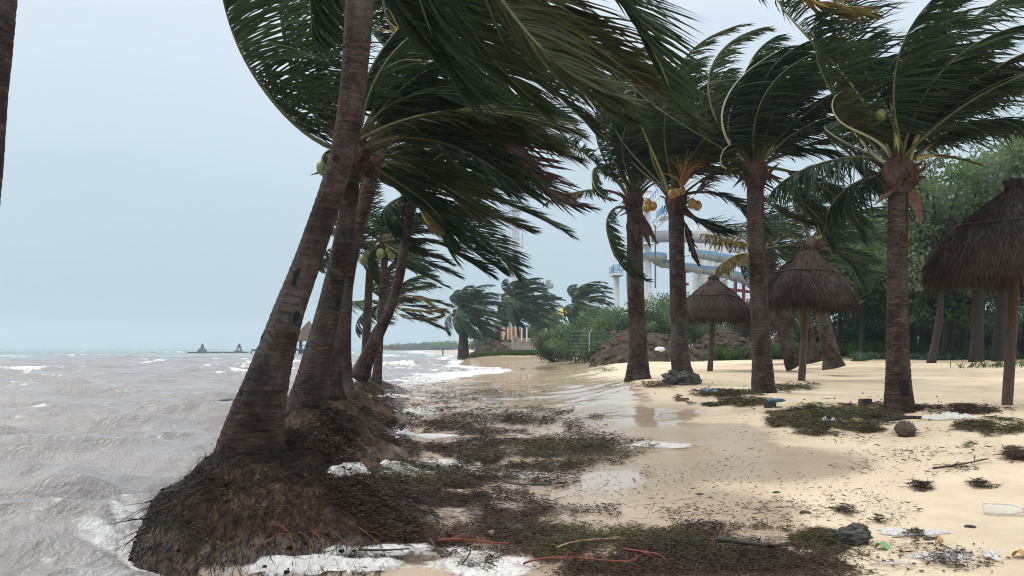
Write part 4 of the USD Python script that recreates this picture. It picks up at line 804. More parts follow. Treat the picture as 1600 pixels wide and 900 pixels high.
# far palms, dark and shaggy, combed by the wind
def far_palm(px, pb, cpy, d, w, seed, label, nf=26, Lr=(2.6, 3.4), mats=('frond_deep', 'frond_green', 'tree_leaf_dark'), lean=0):
    z0 = float(zg(*at(px, pb, d)[:2])); 
    t = Thing('coconut_palm', at(px, pb, d), label, 'palm tree', 'far palms by the walled plot')
    b = at(px, pb, d); b[2] = min(b[2], z0); c = at(px + lean, cpy, d)
    t.part('trunk', trunk_mesh([b, b * .6 + c * .4, c], [w * d / F / 2 * 1.4, w * d / F / 2, w * d / F / 2 * .8], sides=14, step=.06, seed=seed, ring=.15), 'trunk_brown', True)
    q = np.random.RandomState(seed)
    for i in range(nf):
        a = i * 2.39996; e = math.radians(-60 + 140 * (i + .5) / nf)
        frond(t, blown(c + q.normal(0, .1, 3), a, e, q.uniform(*Lr) * (1 - .25 * (math.cos(a) < 0)), q.uniform(2.0, 3.4), q.uniform(.3, .9), 10), mats[q.randint(len(mats))], 1.25, n=44, segs=3, width=.085, seed=seed * 17 + i, droop=.7, rad=.03, stalk='stalk_green')
    return t
far_palm(724, 556, 486, 75, 14, 201, 'shaggy dark far palm standing at the waterline left of the walled plot', 42, (3.4, 4.6))
far_palm(806, 535, 470, 84, 10, 211, 'far palm left of the floodlight mast, behind the painted fence', 40, (3.6, 5.0))
far_palm(838, 530, 484, 96, 9, 221, 'smaller far palm right behind the floodlight mast', 32, (3.0, 4.2))
far_palm(905, 520, 474, 88, 9, 231, 'far palm rising alone above the shrubs, left of the water slides', 38, (3.4, 4.6))
far_palm(790, 540, 482, 92, 9, 241, 'ragged far palm at the left end of the painted fence', 22, (2.4, 3.4))

# ------------------------------------------------------------------ thatched umbrellas
def palapa(px, pb, pa, pe, rpx, d, seed, label, lean=0.0, tilt=(0, 0), n=2600):
    """Thatched sun shade: pole at (px, pb); roof peak at row pa, eaves at row pe, radius in pixels."""
    q = np.random.RandomState(seed)
    base = at(px, pb, d); base[2] = float(zg(base[0], base[1])) - .05
    top = at(px + lean, pa, d); eave = at(px + lean, pe, d)[2]; R = rpx * d / F; H = top[2] - eave
    t = Thing('thatched_umbrella', base, label, 'beach umbrella', 'thatched umbrellas on the sand')
    c = np.array([top[0], d, eave])
    lo = np.array([base[0], d, base[2]]); hi = np.array([top[0], d, top[2] - .15 * H])
    t.part('pole', tube(spline([lo, lo * .5 + hi * .5 + [.015, 0, 0], hi], 40), np.linspace(.078, .064, 40) * (1 if d < 16 else 1.25), 14, True, lambda s, th: 1 + .12 * (meshkit.fbm(np.stack([np.cos(th) * 1.5, np.sin(th) * 1.5, s * 1.2], -1), 4, seed) - .5)), 'wood_pole', True)
    def surf(a, v, off=0.0):
        """Point of the roof: a the angle, v from 0 at the peak to 1 at the eaves."""
        rr = R * (v ** .95) * (1 + .05 * np.sin(3 * a + seed) + .03 * np.sin(7 * a)); z = H * (1 - .84 * v ** 1.02 - .16 * v ** 7 + .03 * np.sin(5 * a + seed) * v) + tilt[0] * rr / R * np.cos(a) + tilt[1] * rr / R * np.sin(a)
        return np.stack([c[0] + np.cos(a) * (rr + off * .4), c[1] + np.sin(a) * (rr + off * .4), c[2] + z + off], -1)
    aa, vv = np.meshgrid(np.linspace(0, 2 * np.pi, 64, endpoint=False), np.linspace(.02, 1, 22), indexing='ij')
    P = surf(aa, vv, 0.0) + ((meshkit.fbm(np.stack([np.cos(aa) * 3, np.sin(aa) * 3, vv * 4], -1), 4, seed) - .5) * .20)[..., None] * [0.4, 0.4, 1]
    Pi = surf(aa, vv, -.12)
    n_, k_ = aa.shape; i, j = np.meshgrid(np.arange(n_), np.arange(k_ - 1), indexing='ij'); i2 = (i + 1) % n_
    quad = np.stack([i * k_ + j, i * k_ + j + 1, i2 * k_ + j + 1, i2 * k_ + j], -1).reshape(-1, 4)
    f1 = np.vstack([quad[:, [0, 1, 2]], quad[:, [0, 2, 3]]]); nv = n_ * k_
    ie = np.arange(n_); e = ie * k_ + k_ - 1; e2 = ((ie + 1) % n_) * k_ + k_ - 1
    rim = np.vstack([np.stack([e, e + nv, e2 + nv], 1), np.stack([e, e2 + nv, e2], 1)])
    roof = t.part('thatch_roof', (np.vstack([P.reshape(-1, 3), Pi.reshape(-1, 3)]), np.vstack([f1, f1[:, ::-1] + nv, rim])), 'straw', True)
    def straws(m, v0, v1, L, lift, name, mt, sag):
        a = q.uniform(0, 2 * np.pi, m); v = v0 + (v1 - v0) * q.rand(m) ** .7
        b = surf(a, v, lift); nx = surf(a + q.normal(0, .05, m), np.minimum(v + .06, 1.25), lift); d0 = unit(nx - b)
        nr = unit(np.stack([np.cos(a) * .6, np.sin(a) * .6, 0 * a + .8], -1) + q.normal(0, .45, (m, 3)))
        d1 = unit(d0 + GRAV * sag + WIND * .12 + q.normal(0, .16, (m, 3)))
        t.part(name, ribbons(b, unit(d0 + nr * q.uniform(0, .15, (m, 1))), d1, q.uniform(*L, m), q.uniform(.007, .015, m) * (1 if d < 16 else 1.5), nr, 3, 1.0, [1, .9, .6]), mt, under=roof, kind='stuff')
    straws(int(n * 1.5), .03, .60, (.16, .36), .02, 'upper_straw', 'straw', .15)
    straws(int(n * .5), .03, .9, (.12, .3), .03, 'weathered_straw', 'straw_grey', .2)
    straws(int(n * 1.8), .50, .97, (.14, .32), .012, 'lower_straw', 'straw', .25)
    straws(int(n * .9), .93, 1.0, (.08, .26), -.05, 'eave_fringe', 'straw', .8)
    straws(int(n * .3), .9, .99, (.12, .35), -.14, 'eave_fringe', 'straw', 1.2)
    a = np.linspace(0, 2 * np.pi, 73); t.part('binding', tube(surf(a, .60 + .02 * np.sin(5 * a), .045), .016, 6, False), 'dark_stick', True, under=roof)
    t.part('thatch_cap', blob([c[0], c[1], c[2] + H * .97], (R * .13, R * .13, H * .10), 3, .5, 3, seed), 'straw', False, under=roof)
    for k in range(8):
        an = k * math.pi / 4 + .2; t.part('rafter', tube([surf(np.array(an), np.array(.06), -.18), surf(np.array(an), np.array(.97), -.17)], .022, 6), 'wood_pole', True)
    return t
palapa(1573, 633, 288, 424, 130, 12.2, 301, 'large dark thatched umbrella nearest the camera, right of the tallest beach palm', 16, n=5200)
palapa(1252, 596, 386, 470, 74, 21.1, 302, 'middle thatched umbrella with a tilted reddish shaggy eave', 10, tilt=(-.06, 0), n=3200)
palapa(1109, 581, 434, 495, 60, 27.1, 303, 'small thatched umbrella between the palms, in front of the dirt heap', 6, tilt=(-.04, 0), n=2600)
palapa(1192, 578, 452, 505, 46, 32, 304, 'farthest thatched umbrella, mostly hidden behind the trunk of the second beach palm', 0, n=1600)

# ------------------------------------------------------------------ broadleaf trees and shrubs
def leaves(c, r, n, size, q, flat=.75, wind=.25):
    """n small leaves filling an uneven ball at c."""
    d = unit(q.normal(0, 1, (n, 3))); b = c + d * (r * q.rand(n, 1) ** .42) * np.array([1, 1, flat])
    e = unit(d * .6 + q.normal(0, .7, (n, 3)) + WIND * wind); nr = unit(q.normal(0, .8, (n, 3)) + [0, 0, .9])
    L = size * q.uniform(.6, 1.4, n); w = unit(np.cross(e, nr)) * (L * .28)[:, None]
    mid = b + e * (L * .5)[:, None] - nr * (L * .06)[:, None]; tip = b + e * L[:, None]
    V = np.stack([b, mid - w, mid + w, tip], 1).reshape(-1, 3)
    f = (np.array([[0, 1, 2], [1, 3, 2]])[None] + (np.arange(n) * 4)[:, None, None]).reshape(-1, 3)
    return V, f

def broad_tree(name, base, height, spread, seed, label, cat, group, mt, n_clumps=22, per=260, leaf=.16, trunk_r=.13, low=.35, lean=.15, trunks=1, kind=None):
    q = np.random.RandomState(seed); base = np.asarray(base, float); base[2] = float(zg(base[0], base[1])) - .05
    t = Thing(name, base, label, cat, group, kind)
    cs = []
    for k in range(n_clumps):
        u = unit(q.normal(0, 1, 3)); rr = q.rand() ** .4
        cs.append(base + np.array([u[0] * spread * rr + lean * height * .5, u[1] * spread * rr, height * (low + (1 - low) * (.5 + .46 * u[2] * rr))]))
    cs = np.array(cs); ms = []
    heads = []
    for k in range(trunks):
        o = np.array([q.uniform(-.2, .2) * (trunks > 1) * spread, q.uniform(-.2, .2), 0]); top = base + np.array([lean * height * .4 + o[0] * 1.6, o[1], height * (low + .2)])
        P = spline([base + o, base * .5 + top * .5 + o * .5 + q.normal(0, .12, 3), top], 16); heads.append(P[9:])
        ms.append((P, trunk_r))
    tr = t.part('trunk', join([tube(P, np.linspace(r * 1.25, r * .5, 16), 9, True, lambda s, th: 1 + .3 * (meshkit.fbm(np.stack([np.cos(th), np.sin(th), s], -1), 3, seed) - .5)) for P, r in ms]), 'bark', True)
    H = np.vstack(heads); lim = []
    for cc in cs:
        j = np.argmin(np.linalg.norm(H - cc, axis=1)); a = H[j]
        lim.append(tube(spline([a, a * .5 + cc * .5 + q.normal(0, .15, 3) - [0, 0, .1], cc], 6), np.linspace(trunk_r * .38, .015, 6), 5))
    t.part('limbs', join(lim), 'bark', True, under=tr)
    mts = mt if isinstance(mt, tuple) else (mt,)
    for k, m_ in enumerate(mts):
        sel = cs[k::len(mts)]
        t.part('crown', join([leaves(cc, spread * q.uniform(.22, .42), int(per * q.uniform(.6, 1.4)), leaf, q) for cc in sel]), m_)
    return t

# the wood on the right
WOOD = 'trees of the wood behind the umbrellas'
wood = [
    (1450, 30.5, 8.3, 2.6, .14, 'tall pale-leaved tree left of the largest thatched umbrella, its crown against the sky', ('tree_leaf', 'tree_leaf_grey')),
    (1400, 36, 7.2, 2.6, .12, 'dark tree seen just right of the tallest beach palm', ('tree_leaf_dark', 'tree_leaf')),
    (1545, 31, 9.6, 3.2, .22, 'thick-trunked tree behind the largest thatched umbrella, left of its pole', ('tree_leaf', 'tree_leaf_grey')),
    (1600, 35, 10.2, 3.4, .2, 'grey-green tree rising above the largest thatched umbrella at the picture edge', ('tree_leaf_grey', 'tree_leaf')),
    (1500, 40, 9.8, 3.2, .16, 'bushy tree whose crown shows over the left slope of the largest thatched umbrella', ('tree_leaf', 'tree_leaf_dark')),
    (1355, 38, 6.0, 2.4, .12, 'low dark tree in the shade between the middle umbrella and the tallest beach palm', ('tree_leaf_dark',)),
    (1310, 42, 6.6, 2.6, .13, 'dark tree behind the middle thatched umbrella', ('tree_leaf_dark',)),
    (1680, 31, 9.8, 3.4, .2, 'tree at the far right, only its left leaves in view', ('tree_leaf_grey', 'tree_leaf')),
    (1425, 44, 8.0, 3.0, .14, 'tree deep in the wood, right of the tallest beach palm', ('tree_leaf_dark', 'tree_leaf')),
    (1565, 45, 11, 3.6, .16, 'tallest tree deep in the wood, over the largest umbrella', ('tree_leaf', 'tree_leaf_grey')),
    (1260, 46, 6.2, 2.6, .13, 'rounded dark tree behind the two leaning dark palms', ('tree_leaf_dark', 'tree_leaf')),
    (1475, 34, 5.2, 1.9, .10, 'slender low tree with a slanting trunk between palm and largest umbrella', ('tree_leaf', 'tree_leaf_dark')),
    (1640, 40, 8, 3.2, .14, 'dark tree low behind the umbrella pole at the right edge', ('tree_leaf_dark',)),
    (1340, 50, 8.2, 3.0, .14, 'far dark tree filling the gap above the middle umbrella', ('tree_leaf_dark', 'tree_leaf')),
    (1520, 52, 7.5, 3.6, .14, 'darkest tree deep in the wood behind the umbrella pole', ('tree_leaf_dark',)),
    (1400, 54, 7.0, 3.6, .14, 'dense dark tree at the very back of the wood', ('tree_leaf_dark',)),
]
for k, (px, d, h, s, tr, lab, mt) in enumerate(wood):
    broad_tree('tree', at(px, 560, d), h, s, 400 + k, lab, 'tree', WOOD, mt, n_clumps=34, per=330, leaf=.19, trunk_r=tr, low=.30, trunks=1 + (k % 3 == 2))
# shrubs in the middle
SHR = 'shrubs along the edge of the plot'
shr = [
    (905, 52, 2.6, 2.0, 'round shrub right of the white fence posts', ('tree_leaf', 'tree_leaf_dark')), (945, 50, 3.5, 2.2, 'tall bright shrub under the lone far palm', ('tree_leaf',)),
    (985, 49, 3.7, 2.3, 'shrub behind the leftmost beach palm', ('tree_leaf', 'tree_leaf_dark')), (1025, 48, 3.8, 2.2, 'tall leafy shrub between the two left beach palms', ('tree_leaf',)),
    (1062, 50, 4.0, 2.2, 'shrub behind the palm with orange coconuts', ('tree_leaf', 'tree_leaf_dark')), (1100, 53, 4.2, 2.2, 'shrub rising behind the small thatched umbrella', ('tree_leaf',)),
    (1150, 54, 3.4, 2.4, 'shrub right of the small thatched umbrella', ('tree_leaf_dark', 'tree_leaf')), (1195, 52, 3.6, 2.4, 'dark shrub behind the second beach palm', ('tree_leaf_dark',)),
    (868, 60, 2.2, 1.9, 'yellowish shrub behind the last white fence post', ('tree_leaf', 'frond_light')), (935, 56, 2.4, 2.0, 'low dark shrub at the foot of the tall bright shrub', ('tree_leaf_dark',)),
    (965, 46, 1.7, 1.5, 'low dark shrub beside the red cloth', ('tree_leaf_dark',)), (840, 92, 3.2, 3.2, 'grey-green rounded shrub above the beige wall', ('tree_leaf_dark', 'tree_leaf_grey')),
    (870, 90, 4.2, 3.2, 'far rounded shrub between floodlight mast and lone palm', ('tree_leaf', 'tree_leaf_grey')), (825, 80, 1.9, 2.2, 'yellow-green scrub behind the beige wall', ('tree_leaf', 'frond_light')),
    (768, 100, 4.0, 3.2, 'brownish shrub behind the first far palm', ('tree_leaf_grey', 'frond_brown')), (1240, 50, 2.4, 2.0, 'bright low shrub right of the dirt heap', ('tree_leaf', 'grass_blade'))]
for k, (px, d, h, s, lab, mt) in enumerate(shr):
    broad_tree('shrub', at(px, 556, d), h, s, 500 + k, lab, 'shrub', SHR, mt, n_clumps=22, per=330, leaf=.15 if d < 70 else .24, trunk_r=.05, low=.02, lean=.05, trunks=2)

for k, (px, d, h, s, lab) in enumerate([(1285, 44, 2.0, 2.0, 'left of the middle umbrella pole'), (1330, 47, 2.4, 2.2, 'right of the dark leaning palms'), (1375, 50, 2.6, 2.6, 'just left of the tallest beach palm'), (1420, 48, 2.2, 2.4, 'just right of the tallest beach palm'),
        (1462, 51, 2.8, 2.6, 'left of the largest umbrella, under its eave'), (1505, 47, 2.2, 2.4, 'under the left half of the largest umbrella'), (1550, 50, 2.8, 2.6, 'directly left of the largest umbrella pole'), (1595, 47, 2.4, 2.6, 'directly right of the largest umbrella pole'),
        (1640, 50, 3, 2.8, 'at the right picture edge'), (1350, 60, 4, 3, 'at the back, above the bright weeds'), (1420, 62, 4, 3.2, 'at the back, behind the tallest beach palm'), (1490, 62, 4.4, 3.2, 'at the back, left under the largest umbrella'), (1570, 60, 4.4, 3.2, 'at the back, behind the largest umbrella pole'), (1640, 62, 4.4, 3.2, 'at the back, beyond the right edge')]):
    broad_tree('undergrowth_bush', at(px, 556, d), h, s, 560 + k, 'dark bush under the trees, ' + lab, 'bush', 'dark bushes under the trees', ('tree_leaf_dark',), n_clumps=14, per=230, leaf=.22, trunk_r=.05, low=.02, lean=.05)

# ------------------------------------------------------------------ grass, ground cover, far shore
def grass(name, pts, label, cat, L, q, mt='grass_blade', w=.02):
    m = len(pts); z = zg(pts[:, 0], pts[:, 1]); b = np.stack([pts[:, 0], pts[:, 1], z - .01], -1)
    d0 = unit(np.array([0, 0, 1.0]) + q.normal(0, .3, (m, 3))); d1 = unit(d0 + WIND * .7 + GRAV * .5 + q.normal(0, .4, (m, 3)))
    return solo(name, ribbons(b, d0, d1, q.uniform(.5, 1.3, m) * L, np.full(m, w) * q.uniform(.7, 1.4, m), unit(q.normal(0, 1, (m, 3)) * [1, 1, .2]), 3), mt, label, cat, None, 'stuff')
q = np.random.RandomState(77)
def px_pts(n, x0, x1, d0, d1):
    px = q.uniform(x0, x1, n); d = q.uniform(d0, d1, n); return np.stack([(px - 800) / F * d, d], -1)
p = px_pts(26000, 715, 960, 70, 78); keep = (zg(p[:, 0], p[:, 1]) > .42) & (meshkit.fbm(np.c_[p * .6, 0 * p[:, 0]], 3, 3) > .42); grass('verge_grass', p[keep], 'green grass verge at the foot of the beige wall', 'grass', .42, q, w=.05)
p = px_pts(24000, 1100, 1430, 38, 49); keep = meshkit.fbm(np.c_[p * .5, 0 * p[:, 0]], 3, 5) > .44; grass('bright_weeds', p[keep], 'bright green weeds behind the dirt heap and under the trees', 'weeds', .75, q, w=.05)
p = px_pts(16000, 1330, 1640, 33.5, 42); keep = meshkit.fbm(np.c_[p * .5, 0 * p[:, 0]], 3, 6) > .5; grass('wood_edge_grass', p[keep], 'dull grass along the edge of the wood', 'grass', .35, q, 'tree_leaf_dark', .04)
for k, (px, py, n, lab) in enumerate([(1540, 574, 60, 'small green sprouts in the sand left of the umbrella pole'), (1596, 574, 50, 'small green sprouts in the sand at the right edge')]):
    c = on_ground(px, py)[0]; pp = c[:2] + q.normal(0, [.5, .25], (n, 2)); grass('sprout', pp, lab, 'weeds', .32, q, w=.03)

# far headland, low and dark green
hx = np.linspace(-90, -5, 90); hy = np.linspace(405, 520, 30); HX, HY = np.meshgrid(hx, hy, indexing='ij')
hz = -1.2 + (1.6 + 2.6 * meshkit.fbm(np.stack([HX * .05, HY * .03, 0 * HX], -1), 4, 3)) * smooth(-85, -66, HX) * smooth(405, 418, HY)
i, j = np.meshgrid(np.arange(89), np.arange(29), indexing='ij'); qd = np.stack([i * 30 + j, (i + 1) * 30 + j, (i + 1) * 30 + j + 1, i * 30 + j + 1], -1).reshape(-1, 4)
solo('headland', (np.stack([HX, HY, hz], -1).reshape(-1, 3), np.vstack([qd[:, [0, 1, 2]], qd[:, [0, 2, 3]]])), 'bark', kind='structure', smooth=True)
ms = []
for k in range(150):
    x, y = q.uniform(-74, -10), q.uniform(412, 470); r = q.uniform(1.2, 2.6) * (.55 + .45 * smooth(-74, -50, x)); h = 2.0 * smooth(-78, -60, x) + q.uniform(0, 1.3) * smooth(-72, -45, x)
    if k < 12: x, h, r = -38 + q.normal(0, 4), 3.8 + q.uniform(0, 1.5), 2.0
    ms.append(leaves(np.array([x, y, h * .6]), r * 1.3, 150, .8, q, .8))
solo('mangrove_thicket', join(ms), 'tree_leaf', 'low green mangrove thicket on the far headland across the water', 'thicket', None, 'stuff')

# ------------------------------------------------------------------ dirt heaps
def heap(px0, px1, pb, ptop, d, depth, seed, label, n=120):
    a, b = at(px0, pb, d), at(px1, pb, d); cx, w = (a[0] + b[0]) / 2, (b[0] - a[0]) / 2; h = at(0, ptop, d)[2] - at(0, pb, d)[2]
    u, v = np.meshgrid(np.linspace(-1.08, 1.08, n), np.linspace(-1.08, 1.08, n // 2), indexing='ij'); x, y = cx + u * w, d + v * depth
    rr = np.hypot(u, v); prof = np.clip(1 - rr ** 1.7, 0, 1) ** .75
    big = meshkit.fbm(np.stack([x * .7, y * .7, 0 * x], -1), 3, seed); fine = meshkit.fbm(np.stack([x * 3.4, y * 3.4, 0 * x], -1), 4, seed + 1)
    z = zg(x, y) - .06 + h * prof * (.55 + .85 * big) + (fine - .5) * .34 * np.clip(prof * 4, 0, 1)
    m, k = u.shape; i, j = np.meshgrid(np.arange(m - 1), np.arange(k - 1), indexing='ij'); qd = np.stack([i * k + j, (i + 1) * k + j, (i + 1) * k + j + 1, i * k + j + 1], -1).reshape(-1, 4)
    t = Thing('dirt_heap', [cx, d, float(z.min())], label, 'dirt heap')
    t.part('mound', (np.stack([x, y, z], -1).reshape(-1, 3), np.vstack([qd[:, [0, 1, 2]], qd[:, [0, 2, 3]]])), 'dirt', False)
    q = np.random.RandomState(seed); ms = []
    for k in range(110):
        uu, vv = q.uniform(-.95, .95), q.uniform(-.95, .3); X, Y = cx + uu * w, d + vv * depth
        ii, jj = int((uu + 1.08) / 2.16 * (n - 1)), int((vv + 1.08) / 2.16 * (n // 2 - 1)); s = q.uniform(.05, .20)
        ms.append(blob([X, Y, z[ii, jj]], (s, s, s * .7), 1, .4, 2, k))
    t.part('clods', join(ms), 'dirt', False, kind='stuff')
    return t
heap(918, 1092, 567, 519, 38, 2.0, 61, 'big brown dirt heap behind the two left beach palms', 150)
heap(1060, 1200, 564, 518, 40, 1.8, 62, 'brown dirt heap under the small thatched umbrella', 120)
heap(1180, 1262, 563, 533, 41, 1.5, 63, 'low dirt heap at the right, before the bright weeds', 80)
heap(733, 802, 556, 536, 73, 1.6, 64, 'dark dirt bank at the left end of the beige wall', 90)
solo('white_bundle', blob(at(1031, 546, 36.4), (.22, .16, .12), 3, .35, 2, 5), 'plastic_white', 'white scrap of plastic lying on the big dirt heap', 'litter')

# ------------------------------------------------------------------ walled plot
wl = Thing('garden_wall', at(822, 545, 75), 'beige rendered low wall with two stepped ends, beyond the flooded flat', 'wall')
def wall_seg(x0, x1, yt, yb, d, mt, name):
    a, b = at(x0, yb, d), at(x1, yt, d); return wl.part(name, box([(a[0] + b[0]) / 2, d, (a[2] + b[2]) / 2 - .1], [b[0] - a[0], .25, b[2] - a[2] + .2]), mt)
wall_seg(802, 844, 528, 545, 75, 'concrete', 'wall_panel'); wall_seg(844.3, 853, 531, 544, 75.1, 'concrete', 'wall_panel')
wall_seg(799, 803, 525, 550, 74.8, 'concrete', 'wall_pier')
wl.part('wall_panel', box([at(792, 540, 80)[0], 80, at(792, 540, 80)[2] - .2], [.9 * 1.5, 9.0, 1.0], .10), 'concrete')
pf = Thing('painted_fence', at(794, 530, 79), 'board fence painted in orange, cream and grey, on the wall\'s left return', 'fence')
for k, x in enumerate(np.linspace(783.5, 807, 13)):
    d = 84 - (x - 783.5) / 23.5 * 9; a = at(x, 530, d); h = 1.15 + .08 * (k % 3)
    pf.part('board', box([a[0], d, a[2] + h * .5 - .05], [.12, .55, h]), ['orange_paint', 'orange_paint', 'cream_paint', 'orange_paint', 'timber_grey', 'cream_paint'][k % 6])
for x, yt, yb, lab in [(815, 513, 529, 'first white fence post, standing on the beige wall'), (823, 513, 530, 'second white fence post on the beige wall'), (853, 514, 541, 'tall white fence post at the right end of the beige wall'), (887.5, 516, 540, 'white fence post among the shrubs right of the wall')]:
    a, b = at(x, yb, 74.6), at(x, yt, 74.6); f = Thing('fence_post', a, lab, 'fence post', 'white fence posts of the walled plot')
    f.part('post', box([a[0], 74.6, (a[2] + b[2]) / 2 - .1], [.13, .13, b[2] - a[2] + .2]), 'cream_paint'); f.part('post_cap', box([a[0], 74.6, b[2] + .03], [.17, .17, .05]), 'white_paint')
for k, (x, yt, yb) in enumerate([(955, 520, 548), (921, 520, 545), (1003, 522, 548)]):
    a, b = at(x, yb + 6, 47), at(x, yt, 47); f = Thing('wire_post', a, ['thin grey post left of the red cloth', 'thin grey post in the dark low shrubs', 'thin grey post hidden behind the leftmost beach palm'][k], 'fence post', 'wire fence posts by the shrubs')
    f.part('post', tube([a, b], .035, 8), 'steel'); f.part('post_arm', tube([b, b + [.15, -.1, .2]], .025, 6), 'steel')
wm = Thing('wire_fence', at(960, 548, 47), 'barely visible wire mesh fence strung before the shrubs', 'fence')
wires = []
for k in range(7):
    z = .15 + k * .22; wires.append(tube([at(890, 549, 47) * [1, 1, 0] + [0, 0, z + .8], at(1010, 549, 47) * [1, 1, 0] + [0, 0, z + .8]], .004, 4))
for k in range(40):
    x = at(890 + 3 * k, 549, 47)[0]; wires.append(tube([[x, 47, .9], [x + .5, 47, 2.2]], .002, 3))
wm.part('wire', join(wires), 'steel', kind='stuff')
cl = meshkit.fbm
cx0, cx1 = at(957, 521, 46.4), at(986, 521, 46.4)
U, Vv = np.meshgrid(np.linspace(0, 1, 26), np.linspace(0, 1, 12), indexing='ij')
X = cx0[0] + (cx1[0] - cx0[0]) * U; Z = cx0[2] + .2 - .50 * Vv * (.8 + .35 * np.sin(U * 9)) - .18 * np.sin(U * math.pi); Y = 46.4 + .12 * np.sin(U * 22 + Vv * 2)
i, j = np.meshgrid(np.arange(25), np.arange(11), indexing='ij'); qd = np.stack([i * 12 + j, (i + 1) * 12 + j, (i + 1) * 12 + j + 1, i * 12 + j + 1], -1).reshape(-1, 4); fq = np.vstack([qd[:, [0, 1, 2]], qd[:, [0, 2, 3]]]); vq = np.stack([X, Y, Z], -1).reshape(-1, 3)
solo('red_cloth', (np.vstack([vq, vq + [0, .02, 0]]), np.vstack([fq, fq[:, ::-1] + len(vq)])), 'red_paint', 'red cloth hanging over the wire fence at the shrubs', 'cloth', smooth=True)
yc = Thing('yellow_canopy', at(883, 494, 100), 'small yellow canopy roof showing above the shrubs, left of the lone palm', 'canopy')
cc = at(883, 487, 100); hw = 1.35
yc.part('roof', trimesh.convex.convex_hull(np.array([cc + [-hw, -hw, -.5], cc + [hw, -hw, -.5], cc + [hw, hw, -.5], cc + [-hw, hw, -.5], cc + [-.5, 0, .45], cc + [.5, 0, .45]])), 'yellow_paint')
for sx_, sy_ in ((-1, -1), (1, -1), (1, 1), (-1, 1)): b = cc + [sx_ * hw * .9, sy_ * hw * .9, -.5]; yc.part('post', bar(b, [b[0], b[1], .5], .12), 'cream_paint')
# floodlight mast
fm = Thing('floodlight_mast', at(848, 525, 86), 'slim mast with round floodlights, between the two far palms', 'light mast')
b0, b1 = at(848.5, 526, 86), at(848.5, 440, 86); fm.part('mast', tube([b0 - [0, 0, .5], b1], [.12, .08], 10), 'steel_dark', True)
fm.part('crossbar', bar(b1 + [-.7, 0, -.5], b1 + [.9, 0, -.5], .08), 'steel_dark')
for dx, dz in ((.45, .05), (.75, -.35), (.2, -.65), (-.5, -2.1)):
    c = b1 + [dx, -.15, dz]; lamp = fm.part('floodlight', tube([c, c + [.05, -.16, -.1], c + [.08, -.26, -.16]], [.12, .27, .33], 14), 'steel', True); fm.part('lens', tube([c + [.083, -.27, -.166], c + [.09, -.29, -.18]], [.30, .29], 14), 'white_paint', True, under=lamp)

# ------------------------------------------------------------------ telecom mast
tm = Thing('telecom_mast', [at(805, 540, 260)[0], 260, .8], 'tall pale lattice telecom mast rising behind the far palms', 'mast')
bx = at(806, 540, 260)[0]; zt = at(806, 318, 260)[2]; W = 1.15
legs = [np.array([bx + W * math.cos(a), 260 + W * math.sin(a)]) for a in (.5, .5 + 2.094, .5 + 4.189)]
for lx in legs: tm.part('leg', tube([[lx[0], lx[1], .5], [lx[0], lx[1], zt]], .13, 6), 'mast_paint', True)
lv = np.linspace(1, zt, 25); br = []
for k in range(24):
    for m_ in range(3):
        a, b = legs[m_], legs[(m_ + 1) % 3]; br.append(tube([[a[0], a[1], lv[k]], [b[0], b[1], lv[k + 1]]], .06, 4)); br.append(tube([[a[0], a[1], lv[k + 1]], [b[0], b[1], lv[k + 1]]], .06, 4)); br.append(tube([[b[0], b[1], lv[k]], [a[0], a[1], lv[k + 1]]], .05, 4))
tm.part('lattice', join(br), 'mast_red', kind='stuff')
q = np.random.RandomState(8)
for py, sides in ((372, (-1.0, 1.15)), (385, (-1.25, 1.1)), (405, (-1.5, 1.3)), (425, (-1.4, 1.2)), (330, (-1.1, .9))):
    for s in sides:
        c = at(806, py, 260); x = c[0] + s * 1.9; tm.part('antenna_arm', bar([bx, 260, c[2]], [x, 259.6, c[2]], .09), 'mast_paint')
        tm.part('antenna_panel', box([x, 259.5, c[2] + .3], [.32, .2, 2.6]), 'steel')
for dx in (-2.6, -1.2, 1.4): tm.part('whip_antenna', tube([[bx + dx, 260, zt - 3.5], [bx + dx, 260, zt + 1.2]], .06, 5), 'mast_paint'); tm.part('antenna_arm', bar([bx, 260, zt - 2.6], [bx + dx, 260, zt - 2.6], .09), 'mast_paint')
tm.part('head_platform', tube([[bx, 260, zt - 2.5], [bx, 260, zt - 2.2]], [1.9, 1.9], 8), 'steel'); 
th = np.linspace(0, math.pi, 12); tm.part('hoop', tube(np.stack([bx + 1.2 + 1.5 * np.cos(th), 260 + 0 * th, zt - .6 + 1.6 * np.sin(th)], -1), .22, 6), 'steel_dark', True)
for s in (-.3, 2.7): tm.part('hoop_leg', tube([[bx + s, 260, zt - 3], [bx + s, 260, zt - .6]], .14, 6), 'steel_dark', True)

